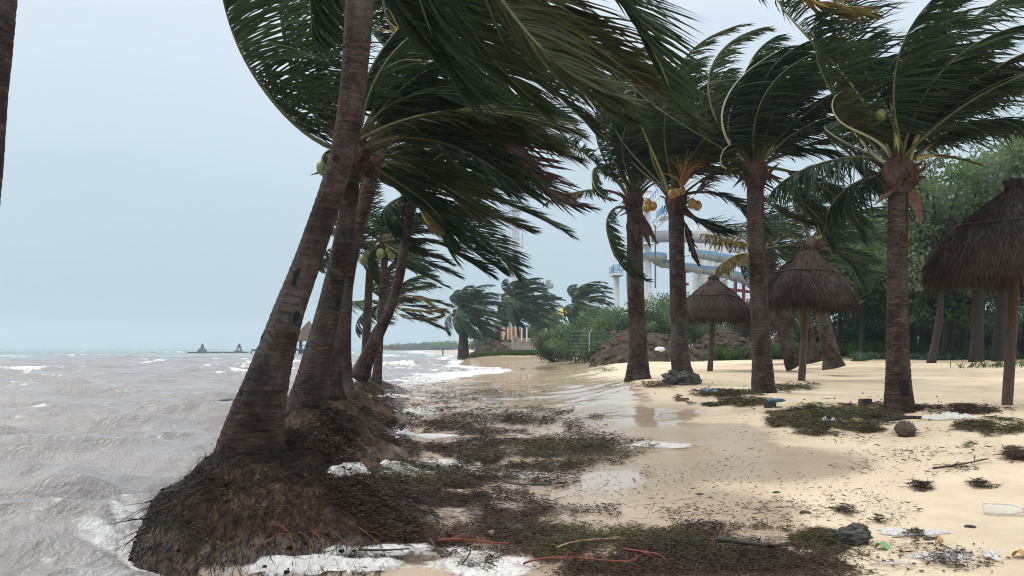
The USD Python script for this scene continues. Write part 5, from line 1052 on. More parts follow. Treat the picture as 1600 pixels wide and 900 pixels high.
# ------------------------------------------------------------------ water slides
DS = 95.0; K = DS / F
st = Thing('water_slide_tower', at(1000, 540, DS), 'white-columned slide tower with a stair flight and blue railings', 'slide tower')
def sp(px, py, dd=0.0): return at(px, py, DS + dd)
for px, dd, top, w in [(963, 0, 432, .62), (983, -1.2, 404, .62), (1012, 0, 300, .75), (1012, 5, 300, .6)]:
    a, b = sp(px, 545, dd), sp(px, top, dd); cm = st.part('column', tube([a - [0, 0, 1], b], w / 2 * 1.15, 16), 'white_paint', True)
    st.part('column_cap', tube([b, b + [0, 0, .18]], w / 2 * 1.6, 16), 'white_paint', True, under=cm)
def flight(x0, y0, x1, y1, d0, wd, n):
    a, b = sp(x0, y0, d0), sp(x1, y1, d0)
    for k in range(n):
        c = a + (b - a) * (k + .5) / n; st.part('step', box(c, [abs(b[0] - a[0]) / n * 1.15, wd, .07]), 'fibreglass')
    for s in (-.5, .5):
        o = np.array([0, s * wd, 0]); st.part('stringer', bar(a + o, b + o, .16, .22), 'white_paint')
        st.part('handrail', tube([a + o + [0, 0, 1.05], b + o + [0, 0, 1.05]], .05, 6), 'rail_blue', True)
        for k in range(9): c = a + (b - a) * k / 8 + o; st.part('baluster', tube([c, c + [0, 0, 1.05]], .025, 5), 'rail_blue')
flight(966, 428, 998, 388, -1.0, 1.8, 11); flight(998, 380, 1040, 342, 2.5, 1.8, 12); flight(1000, 340, 1030, 306, -1.0, 1.8, 11)
def deck(x0, x1, y, dd, dep):
    a, b = sp(x0, y, dd), sp(x1, y, dd); st.part('landing', box([(a[0] + b[0]) / 2, a[1], a[2]], [b[0] - a[0], dep, .22]), 'white_paint')
    for e in (a[1] - dep / 2, a[1] + dep / 2):
        for h in (.5, 1.05): st.part('handrail', tube([[a[0], e, a[2] + h], [b[0], e, b[2] + h]], .05, 6), 'rail_blue', True)
        for k in range(6): x = a[0] + (b[0] - a[0]) * k / 5; st.part('baluster', tube([[x, e, a[2]], [x, e, a[2] + 1.05]], .03, 5), 'rail_blue')
    st.part('rail_panel', box([a[0] + .1, a[1], a[2] + .6], [.08, dep * .9, .9]), 'rail_blue')
deck(955, 972, 430, -.5, 3); deck(996, 1016, 384, 1, 5); deck(1030, 1046, 340, 1, 4)
for k in range(7):
    st.part('brace', bar(sp(985 if k % 2 else 1012, 430 - k * 14, 0), sp(1012 if k % 2 else 985, 418 - k * 14, 0), .09), 'white_paint')
st.part('guy_pole', tube([sp(1024, 450, -6), sp(1024, 352, -6)], .09, 6), 'steel_dark', True)

def flume(name, P, r, label, open_a=(200, 340), inside='blue_paint', outside='fibreglass'):
    """A water slide trough along P, its open side up, with an outer shell, an inner lining and joint flanges."""
    t = Thing('water_slide', P[0], label, 'water slide', 'water slides behind the shrubs')
    C = spline(P, 90); T = unit(np.gradient(C, axis=0)); S = unit(np.cross(T, [0, 0, 1.0])); U = np.cross(S, T)
    def shell(rr, a0, a1, n=14):
        th = np.radians(np.linspace(a0, a1, n)); V = C[:, None] + rr * (np.cos(th)[:, None] * S[:, None] + np.sin(th)[:, None] * U[:, None])
        i, j = np.meshgrid(np.arange(89), np.arange(n - 1), indexing='ij'); qd = np.stack([i * n + j, i * n + j + 1, (i + 1) * n + j + 1, (i + 1) * n + j], -1).reshape(-1, 4)
        return V.reshape(-1, 3), np.vstack([qd[:, [0, 1, 2]], qd[:, [0, 2, 3]]])
    t.part('outer_shell', shell(r, *open_a), outside, True); t.part('lining', shell(r - .06, *open_a), inside, True)
    for a in open_a:
        th = math.radians(a); t.part('lip', tube(C + (r - .03) * (math.cos(th) * S + math.sin(th) * U), .07, 6), 'white_paint', True)
    for a in open_a:
        th = math.radians(a); g0 = C + r * (math.cos(th) * S + math.sin(th) * U); V = np.vstack([g0, g0 + [0, 0, .34], g0 + S * .05, g0 + S * .05 + [0, 0, .34]]); k = np.arange(89); N_ = 90
        qd = np.vstack([np.stack([k, k + 1, k + 1 + N_, k + N_], 1), np.stack([k + 2 * N_, k + 3 * N_, k + 1 + 3 * N_, k + 1 + 2 * N_], 1), np.stack([k + N_, k + 1 + N_, k + 1 + 3 * N_, k + 3 * N_], 1)]); t.part('splash_guard', (V, np.vstack([qd[:, [0, 1, 2]], qd[:, [0, 2, 3]]])), inside)
    for k in range(5, 88, 9):
        th = np.radians(np.linspace(*open_a, 14)); t.part('joint_flange', tube(C[k] + (r + .03) * (np.cos(th)[:, None] * S[k] + np.sin(th)[:, None] * U[k]), .06, 5), 'fibreglass_dark', True)
    return t
cx, cy = sp(1112, 400)[0], DS + 4
def helix(a0, a1, R, z0, z1, n=40): a = np.radians(np.linspace(a0, a1, n)); return np.stack([cx + R * np.cos(a), cy + R * np.sin(a), np.linspace(z0, z1, n)], -1)
zz = lambda py: sp(1112, py)[2]
flume('a', np.vstack([[sp(1005, 397, 1)], [sp(1030, 398, 0)], helix(200, 330, 6.2, zz(402), zz(440))]), .95, 'grey water slide that leaves the stair tower and dips behind the palm with orange coconuts')
flume('b', helix(150, 470, 6.6, zz(355), zz(402), 60), 1.05, 'topmost wide grey water slide curling round the white columns', (185, 355), 'fibreglass', 'fibreglass')
flume('c', np.vstack([helix(250, 330, 7.0, zz(395), zz(420)), [sp(1205, 432, 2), sp(1240, 440, 4)]]), .95, 'lower water slide with a blue lining, right of the small thatched umbrella')
flume('d', np.vstack([[sp(1120, 382, 12)], [sp(1165, 388, 10)], [sp(1210, 395, 10)], [sp(1260, 402, 10)]]), .8, 'farther straight water slide with a blue edge at the right')
sc = Thing('slide_column', sp(1110, 545, 4), 'cluster of thick white columns that carries the water slides', 'columns')
for px, dd in ((1097, 3), (1126, 3), (1088, 6), (1113, 6)):
    sc.part('column', tube([sp(px, 548, dd), sp(px, 352, dd)], .82 if dd == 3 else .6, 20), 'white_paint', True)
for k, py in enumerate(range(440, 350, -24)):
    for a, b in ((0, 24), (24, 0)): sc.part('brace', bar(sp(1099, py - a, 2.9), sp(1124, py - b, 2.9), .13), 'white_paint')
    sc.part('collar_beam', bar(sp(1090, py, 2.7), sp(1132, py, 2.7), .25), 'white_paint')
for px, py, px2, py2 in ((1097, 430, 1060, 412), (1126, 440, 1165, 424), (1097, 395, 1055, 402), (1126, 385, 1170, 372), (1126, 420, 1178, 436)): sc.part('bracket', tube([sp(px, py, 2.6), sp(px2, py2, 0)], .13, 8), 'white_paint', True)
rf = Thing('slide_support', sp(1150, 470, 2), 'red steel frame under the lower blue-lined water slide', 'steel frame')
for px in (1069, 1149, 1162): rf.part('upright', bar(sp(px, 520, 1), sp(px, 432 if px > 1100 else 425, 1), .3), 'red_paint')
rf.part('crossbeam', bar(sp(1140, 452, 1), sp(1172, 456, 1), .25), 'red_paint'); rf.part('crossbeam', bar(sp(1062, 444, 1.2), sp(1076, 444, 1.2), .25), 'red_paint')

# ------------------------------------------------------------------ pier and beacons
dP = 170.0
pr = Thing('thatched_pier_hut', at(480, 548, dP), 'thatched hut standing on a pier out in the sea, behind the leaning palms', 'pier hut')
c = at(482, 531, dP); hw = 24 * dP / F; ap = at(483, 501, dP)
q = np.random.RandomState(3)
aa, vv = np.meshgrid(np.linspace(0, 2 * np.pi, 48, endpoint=False) + math.pi / 4, np.linspace(0.01, 1, 14), indexing='ij')
sq = 1 / np.maximum(np.abs(np.cos(aa)), np.abs(np.sin(aa))); R_ = hw * vv * (1 + (sq - 1) * .6)
V = np.stack([c[0] + R_ * np.cos(aa), dP + R_ * np.sin(aa), c[2] + (ap[2] - c[2]) * (1 - vv ** .92)], -1) + (meshkit.fbm(np.stack([aa * 4, vv * 6, 0 * aa], -1), 3, 2) - .5)[..., None] * .3
i, j = np.meshgrid(np.arange(48), np.arange(13), indexing='ij'); i2 = (i + 1) % 48; qd = np.stack([i * 14 + j, i * 14 + j + 1, i2 * 14 + j + 1, i2 * 14 + j], -1).reshape(-1, 4)
V = V.reshape(-1, 3); ff = np.vstack([qd[:, [0, 1, 2]], qd[:, [0, 2, 3]]])
rp = pr.part('thatch_roof', (np.vstack([V, V - [0, 0, .25]]), np.vstack([ff, ff[:, ::-1] + len(V)])), 'straw_far', True)
m = 1500; a = q.uniform(0, 6.28, m); v = q.uniform(.1, 1.0, m); s_ = 1 / np.maximum(np.abs(np.cos(a)), np.abs(np.sin(a))); r_v = hw * v * (1 + (s_ - 1) * .6)
b = np.stack([c[0] + r_v * np.cos(a), dP + r_v * np.sin(a), c[2] + (ap[2] - c[2]) * (1 - v ** .92) + .08], -1); dn = unit(np.stack([np.cos(a), np.sin(a), -.9 + 0 * a], -1))
pr.part('straw', ribbons(b, dn, unit(dn + GRAV * .3), q.uniform(.5, 1.0, m), np.full(m, .12), unit(np.stack([np.cos(a), np.sin(a), 1 + 0 * a], -1)), 2), 'straw_far', under=rp, kind='stuff')
zd = at(480, 546, dP)[2]
pr.part('deck', box([c[0] - .2, dP, zd], [hw * 2.1, hw * 1.9, .35]), 'timber_grey')
for sx_ in (-.75, -.25, .25, .75):
    for sy_ in (-.75, .75): pr.part('post', bar([c[0] + sx_ * hw, dP + sy_ * hw, zd - 2], [c[0] + sx_ * hw, dP + sy_ * hw, c[2] + .2], .26), 'timber_grey')
for sy_ in (-.9,):
    pr.part('railing', bar([c[0] - hw, dP + sy_ * hw, zd + .9], [c[0] + hw, dP + sy_ * hw, zd + .9], .1), 'timber_grey')
    for k in range(13): x = c[0] - hw + 2 * hw * k / 12; pr.part('baluster', bar([x, dP + sy_ * hw, zd], [x, dP + sy_ * hw, zd + .9], .09), 'timber_grey')
pw = Thing('pier', [at(430, 547, dP)[0], dP + 4, -1], 'low dark pier walkway running out from the thatched hut', 'pier')
x0, x1 = at(388, 547, dP)[0], at(470, 547, dP)[0]
pw.part('walkway', box([(x0 + x1) / 2, dP + 3, at(0, 547, dP)[2]], [x1 - x0, 2.2, .4]), 'timber_grey')
for k in range(14): x = x0 + (x1 - x0) * k / 13; pw.part('pile', tube([[x, dP + 2, -2], [x, dP + 2, .7]], .16, 7), 'timber_grey')
def beacon(px, x0, x1, kind, label):
    d = 178.0; c = at(px, 547.5, d); t = Thing('beacon', [c[0], d, 0], label, 'beacon', 'beacons at the pier head')
    a, b = at(x0, 547, d), at(x1, 547, d); t.part('quay', box([(a[0] + b[0]) / 2, d, .28], [b[0] - a[0], 2.5, .3]), 'timber_grey')
    z = .4; k = d / F
    if kind == 0:
        t.part('base', trimesh.creation.revolve(np.array([[0, z], [1.1, z], [.75, z + .7], [.45, z + .8], [0, z + .8]]), sections=20).apply_translation([c[0], d, 0]), 'timber_grey')
        t.part('tower', tube([[c[0], d, z + .8], [c[0], d, z + 1.25]], [.38, .32], 12), 'timber_grey', True); t.part('lantern', tube([[c[0], d, z + 1.25], [c[0], d, z + 1.5], [c[0], d, z + 1.85]], [.3, .28, .06], 10), 'steel_dark', True)
    else:
        for e in ((-.35, -.35), (.35, -.35), (.35, .35), (-.35, .35)): t.part('leg', bar([c[0] + e[0] * 1.4, d + e[1] * 1.4, z], [c[0] + e[0], d + e[1], z + .9], .14), 'timber_grey')
        t.part('gallery', box([c[0], d, z + .95], [.9, .9, .12]), 'timber_grey'); t.part('lantern', tube([[c[0], d, z + 1.0], [c[0], d, z + 1.5], [c[0], d, z + 1.85]], [.36, .34, .06], 10), 'steel_dark', True)
        t.part('rubble', blob([c[0] - .1, d, z], (1.0, .8, .3), 2, .4, 2, 4), 'timber_grey')
beacon(316, 297, 346, 0, 'left beacon on its own low quay at the sea horizon'); beacon(373.5, 353, 386, 1, 'right beacon on legs, nearer the thatched pier hut')
fp = at(692, 548, 100); mp = Thing('marker_post', fp, 'tiny dark marker post standing alone in the water left of the first far palm', 'post')
mp.part('post', tube([fp - [0, 0, .6], fp + [0, 0, .25]], .09, 8), 'timber_grey'); mp.part('post_top', tube([fp + [0, 0, .25], fp + [0, 0, .36]], [.12, .05], 8), 'timber_grey')
for k, (x0_, x1_, py) in enumerate([(317, 337, 634), (338, 368, 631)]):
    a, b = at(x0_, py, 0.1), at(x1_, py, .1); dd = 1.35 * F / (py - 543)
    A_, B_ = at(x0_, py, dd) + [0, 0, .05], at(x1_, py, dd) + [0, 0, .07]
    solo('driftwood', tube(spline([A_, (A_ + B_) / 2 + [0, .1, .02], B_], 12), np.linspace(.03, .045, 12), 8, True, lambda s, th: 1 + .3 * (meshkit.fbm(np.stack([s * 6, th, 0 * s], -1), 2, 3) - .5)), 'timber_grey', ['left of two dark branches adrift in the waves', 'right of two dark branches adrift in the waves'][k], 'driftwood', smooth=True)

# ------------------------------------------------------------------ scars on trunks
principled('scar_black', [(.3, (.006, .006, .006)), (.7, (.022, .021, .022))], 20, .8, bump=.6, bscale=50, spec=.1)
def scar(palm, P, R, s0, s1, th_mid, th_w, seed, name='dark_scar', lift=1.05, label=None):
    """A raised irregular dark patch on a trunk; s as fractions of its length, th in radians from the camera side."""
    C = spline(P, 200); L = np.r_[0, np.cumsum(np.linalg.norm(np.diff(C, axis=0), axis=1))]; Rr = np.interp(L, np.linspace(0, L[-1], len(R)), R)
    s0_ = np.r_[0, np.cumsum(np.linalg.norm(np.diff(np.asarray(P), axis=0), axis=1))]; Rr = np.interp(L / L[-1], s0_ / s0_[-1], R)
    k = np.linspace(s0, s1, 30) * 199; c = np.stack([np.interp(k, np.arange(200), C[:, i]) for i in range(3)], 1); r = np.interp(k, np.arange(200), Rr)
    T = unit(np.gradient(c, axis=0)); A = unit(np.cross(T, [1.0, 0, 0])); A = np.where(A[:, 1:2] > 0, -A, A); B = np.cross(T, A); B = np.where(B[:, :1] < 0, -B, B)
    u, v = np.meshgrid(np.linspace(-1, 1, 30), np.linspace(-1, 1, 24), indexing='ij'); th = th_mid + v * th_w
    rad = 1.3 * np.hypot(u, v) + 1.0 * (meshkit.fbm(np.stack([u * 1.5, v * 1.5, 0 * u + seed], -1), 4, seed) - .5) + 4 * np.maximum(np.abs(u) - .7, 0) + 4 * np.maximum(np.abs(v) - .7, 0)
    f = np.interp(rad, [0, .62, .9], [lift, lift - .01, .90])
    V = c[:, None] + (r[:, None] * f)[..., None] * (np.cos(th)[..., None] * A[:, None] + np.sin(th)[..., None] * B[:, None])
    i, j = np.meshgrid(np.arange(29), np.arange(23), indexing='ij'); qd = np.stack([i * 24 + j, i * 24 + j + 1, (i + 1) * 24 + j + 1, (i + 1) * 24 + j], -1).reshape(-1, 4)
    palm.part(name, (V.reshape(-1, 3), np.vstack([qd[:, [0, 1, 2]], qd[:, [0, 2, 3]]])), 'scar_black', True, label=label)
for a in ((.315, .365, -.1, .36, 1), (.27, .30, .8, .4, 2), (.50, .525, -.2, .55, 4), (.235, .252, -1.05, .16, 6), (.155, .175, -.75, .2, 7)): scar(A, Pa, Ra, *a)
P1P = [at(x, y, 12.0) for x, y in ((1405, 655), (1405, 640), (1404, 610), (1403, 570), (1402, 500), (1402, 420))]; P1R = [w * 12.0 / F / 2 for w in (56, 46, 40, 35, 31, 30)]
scar(P1, P1P, P1R, .12, .34, .05, .62, 21, 'black_scar', 1.05, 'black burnt-looking scar near the foot of the trunk')

# ------------------------------------------------------------------ wrack: washed-up seaweed and twigs
def spots(n, zones, seed, thr=.5, freq=2.0):
    """n points on the ground inside soft pixel ellipses (cx, cy, rx, ry, weight), broken up by patches."""
    q = np.random.RandomState(seed); w = np.array([z[2] * z[3] * z[4] for z in zones], float); k = q.choice(len(zones), n, p=w / w.sum()); Z = np.array([z[:4] for z in zones], float)[k]
    rr = np.sqrt(q.rand(n)) ** 1.15; a = q.uniform(0, 6.28, n); px, py = Z[:, 0] + Z[:, 2] * rr * np.cos(a), Z[:, 1] + Z[:, 3] * rr * np.sin(a)
    ok = (py > 552) & (py < 925); px, py, rr = px[ok], py[ok], rr[ok]
    P = on_ground(px, py)
    den = meshkit.fbm(np.stack([P[:, 0] * freq, P[:, 1] * freq * .7, 0 * px], -1), 4, seed); keep = den + q.normal(0, .035, len(rr)) > thr - .12 * (1 - rr) + .10 * rr
    return P[keep]
def litter_mesh(P, q, L, w, lift=.03, up=.25):
    m = len(P); sc = np.clip((P[:, 1] / 7.0) ** .75, .7, 1.9); b = P + np.stack([0 * sc, 0 * sc, q.uniform(0, lift, m) * np.minimum(sc, 1.4)], -1)
    a = q.uniform(0, 6.28, m); d0 = unit(np.stack([np.cos(a), np.sin(a), q.uniform(-.1, up * 1.6, m)], -1)); d1 = unit(np.stack([np.cos(a + q.normal(0, .9, m)), np.sin(a + q.normal(0, .9, m)), q.uniform(-.7, .3, m)], -1))
    return ribbons(b, d0, d1, q.uniform(*L, m) * sc, q.uniform(*w, m) * sc, unit(np.array([0, 0, 1.0]) + q.normal(0, .6, (m, 3))), 2, 1.0, [.8, 1])
ZD = [(1330, 870, 190, 26, .35), (1200, 800, 240, 40, .10), (1420, 700, 170, 50, .08), (1010, 858, 340, 42, 1.0), (1130, 885, 420, 26, .9), (740, 800, 230, 55, 1.0), (620, 770, 150, 45, 1.0), (600, 690, 150, 42, 1.1), (560, 640, 90, 34, 1.0), (840, 705, 200, 34, .8), (740, 690, 140, 40, 1.0), (790, 655, 160, 24, .9), (700, 625, 130, 16, .9),
      (640, 600, 90, 10, .9), (660, 588, 50, 5, .6), (900, 660, 90, 16, .45), (900, 800, 170, 24, .5), (830, 745, 150, 30, .5), (960, 690, 90, 16, .4), (730, 740, 120, 40, .7)]
ZG = [(820, 712, 190, 28, 1.0), (690, 742, 110, 22, .8), (1030, 845, 200, 32, .8), (880, 855, 90, 34, .6), (760, 612, 110, 12, .8), (740, 655, 150, 20, .6), (650, 608, 70, 8, .6), (950, 700, 80, 12, .6), (1160, 872, 120, 22, .5)]
q = np.random.RandomState(31)
Pd = spots(180000, ZD, 31, .505); Pg = spots(70000, ZG, 32, .52)
solo('seaweed_wrack', litter_mesh(Pd, q, (.018, .075), (.003, .009), .04, .12), 'wrack_dark', 'dark brown mat of washed-up seaweed and twigs between the palm row and the sand', 'seaweed', None, 'stuff', loc=(0, 0, 0))
solo('green_wrack', litter_mesh(Pg, q, (.018, .07), (.003, .008), .05, .2), 'wrack_green', 'olive green seaweed lying over the dark washed-up mat', 'seaweed', None, 'stuff', loc=(0, 0, 0))
Pt = spots(5200, ZD, 33, .5); solo('twig_litter', litter_mesh(Pt, q, (.10, .28), (.003, .007), .05, .15), 'wrack_dark', 'loose twigs and roots tangled in the washed-up seaweed', 'twigs', None, 'stuff', loc=(0, 0, 0))
ZS = [(1150, 760, 420, 120, 1), (1300, 840, 300, 60, 1.2), (1000, 760, 260, 60, 1), (900, 630, 200, 50, .5), (1000, 600, 250, 30, .5), (1450, 700, 160, 60, .6)]
Ps = spots(4200, ZS, 34, .50, 1.1); solo('sand_specks', litter_mesh(Ps, q, (.010, .06), (.003, .010), .01, .2), 'wrack_dark', 'small dark crumbs of seaweed scattered over the open sand', 'seaweed crumbs', None, 'stuff', loc=(0, 0, 0))

def clump(px, py, rx, ry, n, seed, label, mt='wrack_green', lift=.05, L=(.02, .085), thr=.46):
    q = np.random.RandomState(seed); n = int(n * 2.6); P = spots(n, [(px, py, rx, ry, 1)], seed, thr, 3.2)
    if len(P) < 8: P = spots(n, [(px, py, rx, ry, 1)], seed, .1)
    c = P.mean(0); sd = np.hypot(*(P - c)[:, :2].T); h = lift * np.clip(1 - sd / (sd.max() + 1e-6), 0, 1); P = P + np.stack([0 * h, 0 * h, h * q.rand(len(P))], -1)
    return solo('seaweed_clump', litter_mesh(P, q, L, (.003, .009), .025, .18), mt, label, 'seaweed', 'loose seaweed clumps on the sand')
for k, (px, py, rx, ry, n, mt, lab) in enumerate([
    (1300, 657, 115, 26, 9000, 'wrack_green', 'widest seaweed heap, left of the foot of the tallest beach palm'),
    (1350, 640, 90, 10, 1300, 'wrack_dark', 'dark seaweed strip right behind the widest heap'),
    (1490, 641, 95, 8, 2200, 'wrack_dark', 'thin dark seaweed line between the tallest palm and the large umbrella pole'),
    (1130, 622, 75, 14, 4200, 'wrack_green', 'seaweed heap in front of the palm with orange coconuts'),
    (1175, 630, 50, 7, 900, 'wrack_green', 'seaweed strip at the foot of the second beach palm'),
    (1240, 606, 44, 9, 1100, 'wrack_green', 'seaweed patch at the pole of the middle umbrella'),
    (1030, 602, 44, 5, 500, 'wrack_dark', 'short dark seaweed line between the two left beach palms'),
    (1265, 641, 34, 8, 700, 'wrack_green', 'small seaweed patch by the blue-topped black box'),
    (1550, 668, 60, 14, 2000, 'wrack_green', 'seaweed patch near the right edge, beyond the white plastic sheet'),
    (1585, 706, 26, 8, 500, 'wrack_green', 'seaweed tuft at the right edge of the view'),
    (1520, 697, 18, 4, 180, 'wrack_green', 'tiny seaweed tuft below the white plastic sheet'),
    (1585, 716, 22, 10, 600, 'wrack_dark', 'dark seaweed tuft lowest at the right edge'),
    (1442, 762, 36, 7, 620, 'wrack_dark', 'low brown seaweed clump alone in the open sand'),
    (1535, 755, 34, 9, 560, 'wrack_dark', 'grey brown seaweed clump under the forked dry stick'),
    (1205, 784, 25, 5, 420, 'wrack_green', 'small flat seaweed clump on the wet sand'),
    (1280, 850, 48, 22, 1700, 'wrack_green', 'tall seaweed clump left of the dark sponge stone'),
    (1300, 868, 80, 14, 1500, 'wrack_dark', 'dark seaweed roll in front of the sponge stone'),
    (1375, 816, 34, 6, 420, 'wrack_dark', 'thin seaweed strand behind the dark sponge stone'),
    (1400, 838, 46, 8, 420, 'wrack_green', 'seaweed strand right of the dark sponge stone'),
    (1495, 885, 70, 9, 800, 'wrack_dark', 'seaweed line at the lower right edge'),
    (855, 576, 22, 4, 500, 'wrack_green', 'rounded far seaweed lump on the wet flat'),
    (945, 578, 20, 3, 260, 'wrack_green', 'small far seaweed lump before the leftmost beach palm'),
    (1500, 733, 40, 4, 160, 'wrack_dark', 'wisps of seaweed on the forked dry stick'),
    (1330, 800, 26, 4, 150, 'wrack_dark', 'faint seaweed wisps left of the clear bottle')]):
    clump(px, py, rx, ry, n, 700 + k, lab, mt)

# ------------------------------------------------------------------ foam lying in the hollows
def foam_patch(zones, seed, label, thr=.5, step=.022, bump=.05):
    Q = np.vstack([on_ground([z[0] - z[2], z[0] + z[2], z[0], z[0]], [z[1], z[1], z[1] - z[3], z[1] + z[3]]) for z in zones])
    x = np.arange(Q[:, 0].min(), Q[:, 0].max(), step); y = np.arange(Q[:, 1].min() - .1, Q[:, 1].max() + .1, step); X, Y = np.meshgrid(x, y, indexing='ij')
    Z = np.maximum(zg(X, Y), -.02); px, py = project(np.stack([X, Y, Z], -1))
    m = np.max([1 - ((px - z[0]) / z[2]) ** 2 - ((py - z[1]) / z[3]) ** 2 for z in zones], 0)
    n1 = meshkit.fbm(np.stack([X * 3.5, Y * 3.5, 0 * X], -1), 5, seed); n2 = meshkit.fbm(np.stack([X * 13, Y * 13, 0 * X], -1), 3, seed + 3)
    f = np.clip(m, -2, 1) * .75 - .1 + (n1 - thr) * 1.7 + (n2 - .5) * .15
    Z = Z + .004 + bump * .6 * np.clip(f, -.08, .6) * (.8 + .4 * n2)
    a, b = X.shape; i, j = np.meshgrid(np.arange(a - 1), np.arange(b - 1), indexing='ij'); qd = np.stack([i * b + j, (i + 1) * b + j, (i + 1) * b + j + 1, i * b + j + 1], -1).reshape(-1, 4)
    qd = qd[(f.ravel()[qd] > -.12).sum(1) >= 3]; used = np.unique(qd); new = np.zeros(a * b, int); new[used] = np.arange(len(used)); qd = new[qd]
    mm = solo('foam_patch', (np.stack([X, Y, Z], -1).reshape(-1, 3)[used], np.vstack([qd[:, [0, 1, 2]], qd[:, [0, 2, 3]]])), 'foam', label, 'foam', None, 'stuff', smooth=True)
    primvar(mm, 'thick', np.clip(f.ravel()[used] * .7, -.3, .3)); return mm
foam_patch([(560, 885, 190, 16), (640, 862, 120, 14), (760, 885, 90, 26), (450, 893, 130, 10)], 1, 'white froth along the near water\'s edge below the root mound', .50, .016)
foam_patch([(630, 732, 115, 12), (560, 736, 50, 12), (700, 726, 60, 8)], 2, 'white froth filling the hollow behind the nearest root mound', .44, .02)
foam_patch([(655, 641, 42, 7)], 3, 'pale froth in the second hollow among the seaweed', .42, .03)
foam_patch([(630, 681, 22, 6), (680, 682, 40, 4)], 4, 'white froth round the little splash', .46, .02)
foam_patch([(610, 619, 34, 3.5)], 5, 'thin froth in the far hollow by the palm row', .42, .04)
foam_patch([(1030, 696, 65, 6), (950, 690, 60, 4)], 6, 'broken line of froth on the wet sand', .53, .02, .03)
foam_patch([(800, 742, 60, 8)], 7, 'pale froth and water film left of the wet sand', .52, .02, .02)
foam_patch([(1430, 833, 60, 6), (1390, 828, 30, 4)], 8, 'dried white froth on the sand behind the sponge stone', .56, .012, .02)
foam_patch([(1480, 868, 110, 14), (1400, 880, 60, 8)], 9, 'scraps of white froth at the lower right', .66, .012, .02)
c = on_ground(628, 682)[0]; q = np.random.RandomState(9)
ms = [blob(c + [.0, 0, .02], (.10, .07, .05), 3, .4, 3, 2)]
for k in range(13):
    a = q.uniform(0, 6.28); h = q.uniform(.03, .13); ms.append(tube(spline([c + [.02 * math.cos(a), .02 * math.sin(a), .02], c + [.05 * math.cos(a), .04 * math.sin(a), h * .8], c + [.11 * math.cos(a), .07 * math.sin(a), h]], 6), np.linspace(.009, .003, 6), 5)); ms.append(blob(c + [.12 * math.cos(a), .08 * math.sin(a), h + .02], (.009,) * 3, 1, .1, 2, k))
solo('water_splash', join(ms), 'plastic_white', 'small white splash spouting in the middle hollow', 'splash', None, 'stuff', smooth=True)

# ------------------------------------------------------------------ sticks, stalks and roots
def stick(pts, r, mt, label, name='stick', cat='stick', twigs=0, seed=0, lift=.02):
    P = on_ground([p[0] for p in pts], [p[1] for p in pts]); P[:, 2] += lift + np.array([p[2] if len(p) > 2 else 0 for p in pts]); C = spline(P, 26); q = np.random.RandomState(seed)
    ms = [tube(C, np.linspace(r, r * .55, 26), 8, True, lambda s, th: 1 + .35 * (meshkit.fbm(np.stack([s * 14, np.cos(th), np.sin(th)], -1), 3, seed) - .5))]
    for k in range(twigs):
        i = q.randint(3, 24); d = unit(np.array([q.normal(0, .6), q.normal(0, .6), abs(q.normal(.1, .25))]) + unit(C[i] - C[i - 1]) * .9); L = q.uniform(.06, .2); ms.append(tube([C[i], C[i] + d * L * .5, C[i] + d * L + [0, 0, -.02]], [r * .45, r * .35, r * .15], 6))
    return solo(name, join(ms), mt, label, cat, smooth=True)
stick([(684, 857), (720, 856), (760, 860), (795, 862)], .008, 'red_stalk', 'red-brown palm flower stalk lying at the edge of the froth', 'palm_stalk', 'palm stalk', 9, 1, .05)
stick([(818, 893), (860, 884), (920, 886), (985, 889), (993, 878)], .007, 'red_stalk', 'bright red stalk at the bottom edge among the seaweed', 'palm_stalk', 'palm stalk', 9, 2, .045)
stick([(975, 868), (1005, 873), (1032, 877)], .007, 'red_stalk', 'short orange-red stalk right of the tan stick', 'palm_stalk', 'palm stalk', 5, 3, .04)
stick([(870, 864), (905, 853), (955, 849), (1005, 850)], .007, 'tan_stick', 'tan dry stick lying across the dark seaweed', twigs=1, seed=4, lift=.03)
stick([(560, 868), (600, 870), (640, 868)], .008, 'dark_stick', 'black stick lying on the froth below the root mound', twigs=2, seed=5, lift=.04)
stick([(672, 855), (680, 868), (690, 884)], .010, 'dark_stick', 'short black stick crossing the froth end on', twigs=1, seed=6, lift=.05)
stick([(722, 895), (732, 882), (735, 870)], .006, 'dark_stick', 'thin dark twig standing up from the lowest froth', twigs=2, seed=7, lift=.05)
stick([(760, 742), (790, 758), (820, 764), (860, 764)], .014, 'dark_stick', 'long dark branch left of the open wet sand', twigs=5, seed=8, lift=.04)
stick([(862, 765), (878, 763), (890, 761)], .008, 'tan_stick', 'pale peeled end of stick beside the long dark branch', twigs=0, seed=9, lift=.03)
stick([(548, 744), (590, 736), (625, 725), (660, 722)], .008, 'dark_stick', 'upper thin branch lying over the froth of the hollow', twigs=3, seed=10, lift=.05)
stick([(575, 745), (600, 737), (618, 728)], .007, 'dark_stick', 'lower thin branch lying over the froth of the hollow', twigs=2, seed=11, lift=.04)
stick([(1458, 737), (1490, 733), (1515, 728), (1545, 722)], .010, 'dark_stick', 'forked dry stick alone on the dry sand at the right', twigs=4, seed=12, lift=.03)
stick([(1120, 853), (1150, 856), (1190, 862), (1235, 862)], .016, 'dark_stick', 'dark branch wrapped in seaweed right of the red stalks', twigs=4, seed=13, lift=.04)
stick([(1378, 660), (1400, 657), (1440, 656)], .035, 'bark', 'brown driftwood log at the foot of the tallest beach palm', 'driftwood_log', 'log', 1, 14, .03)
stick([(1295, 797), (1315, 801), (1330, 812)], .006, 'dark_stick', 'thin curved stalk on the sand left of the clear bottle', twigs=1, seed=15, lift=.02)
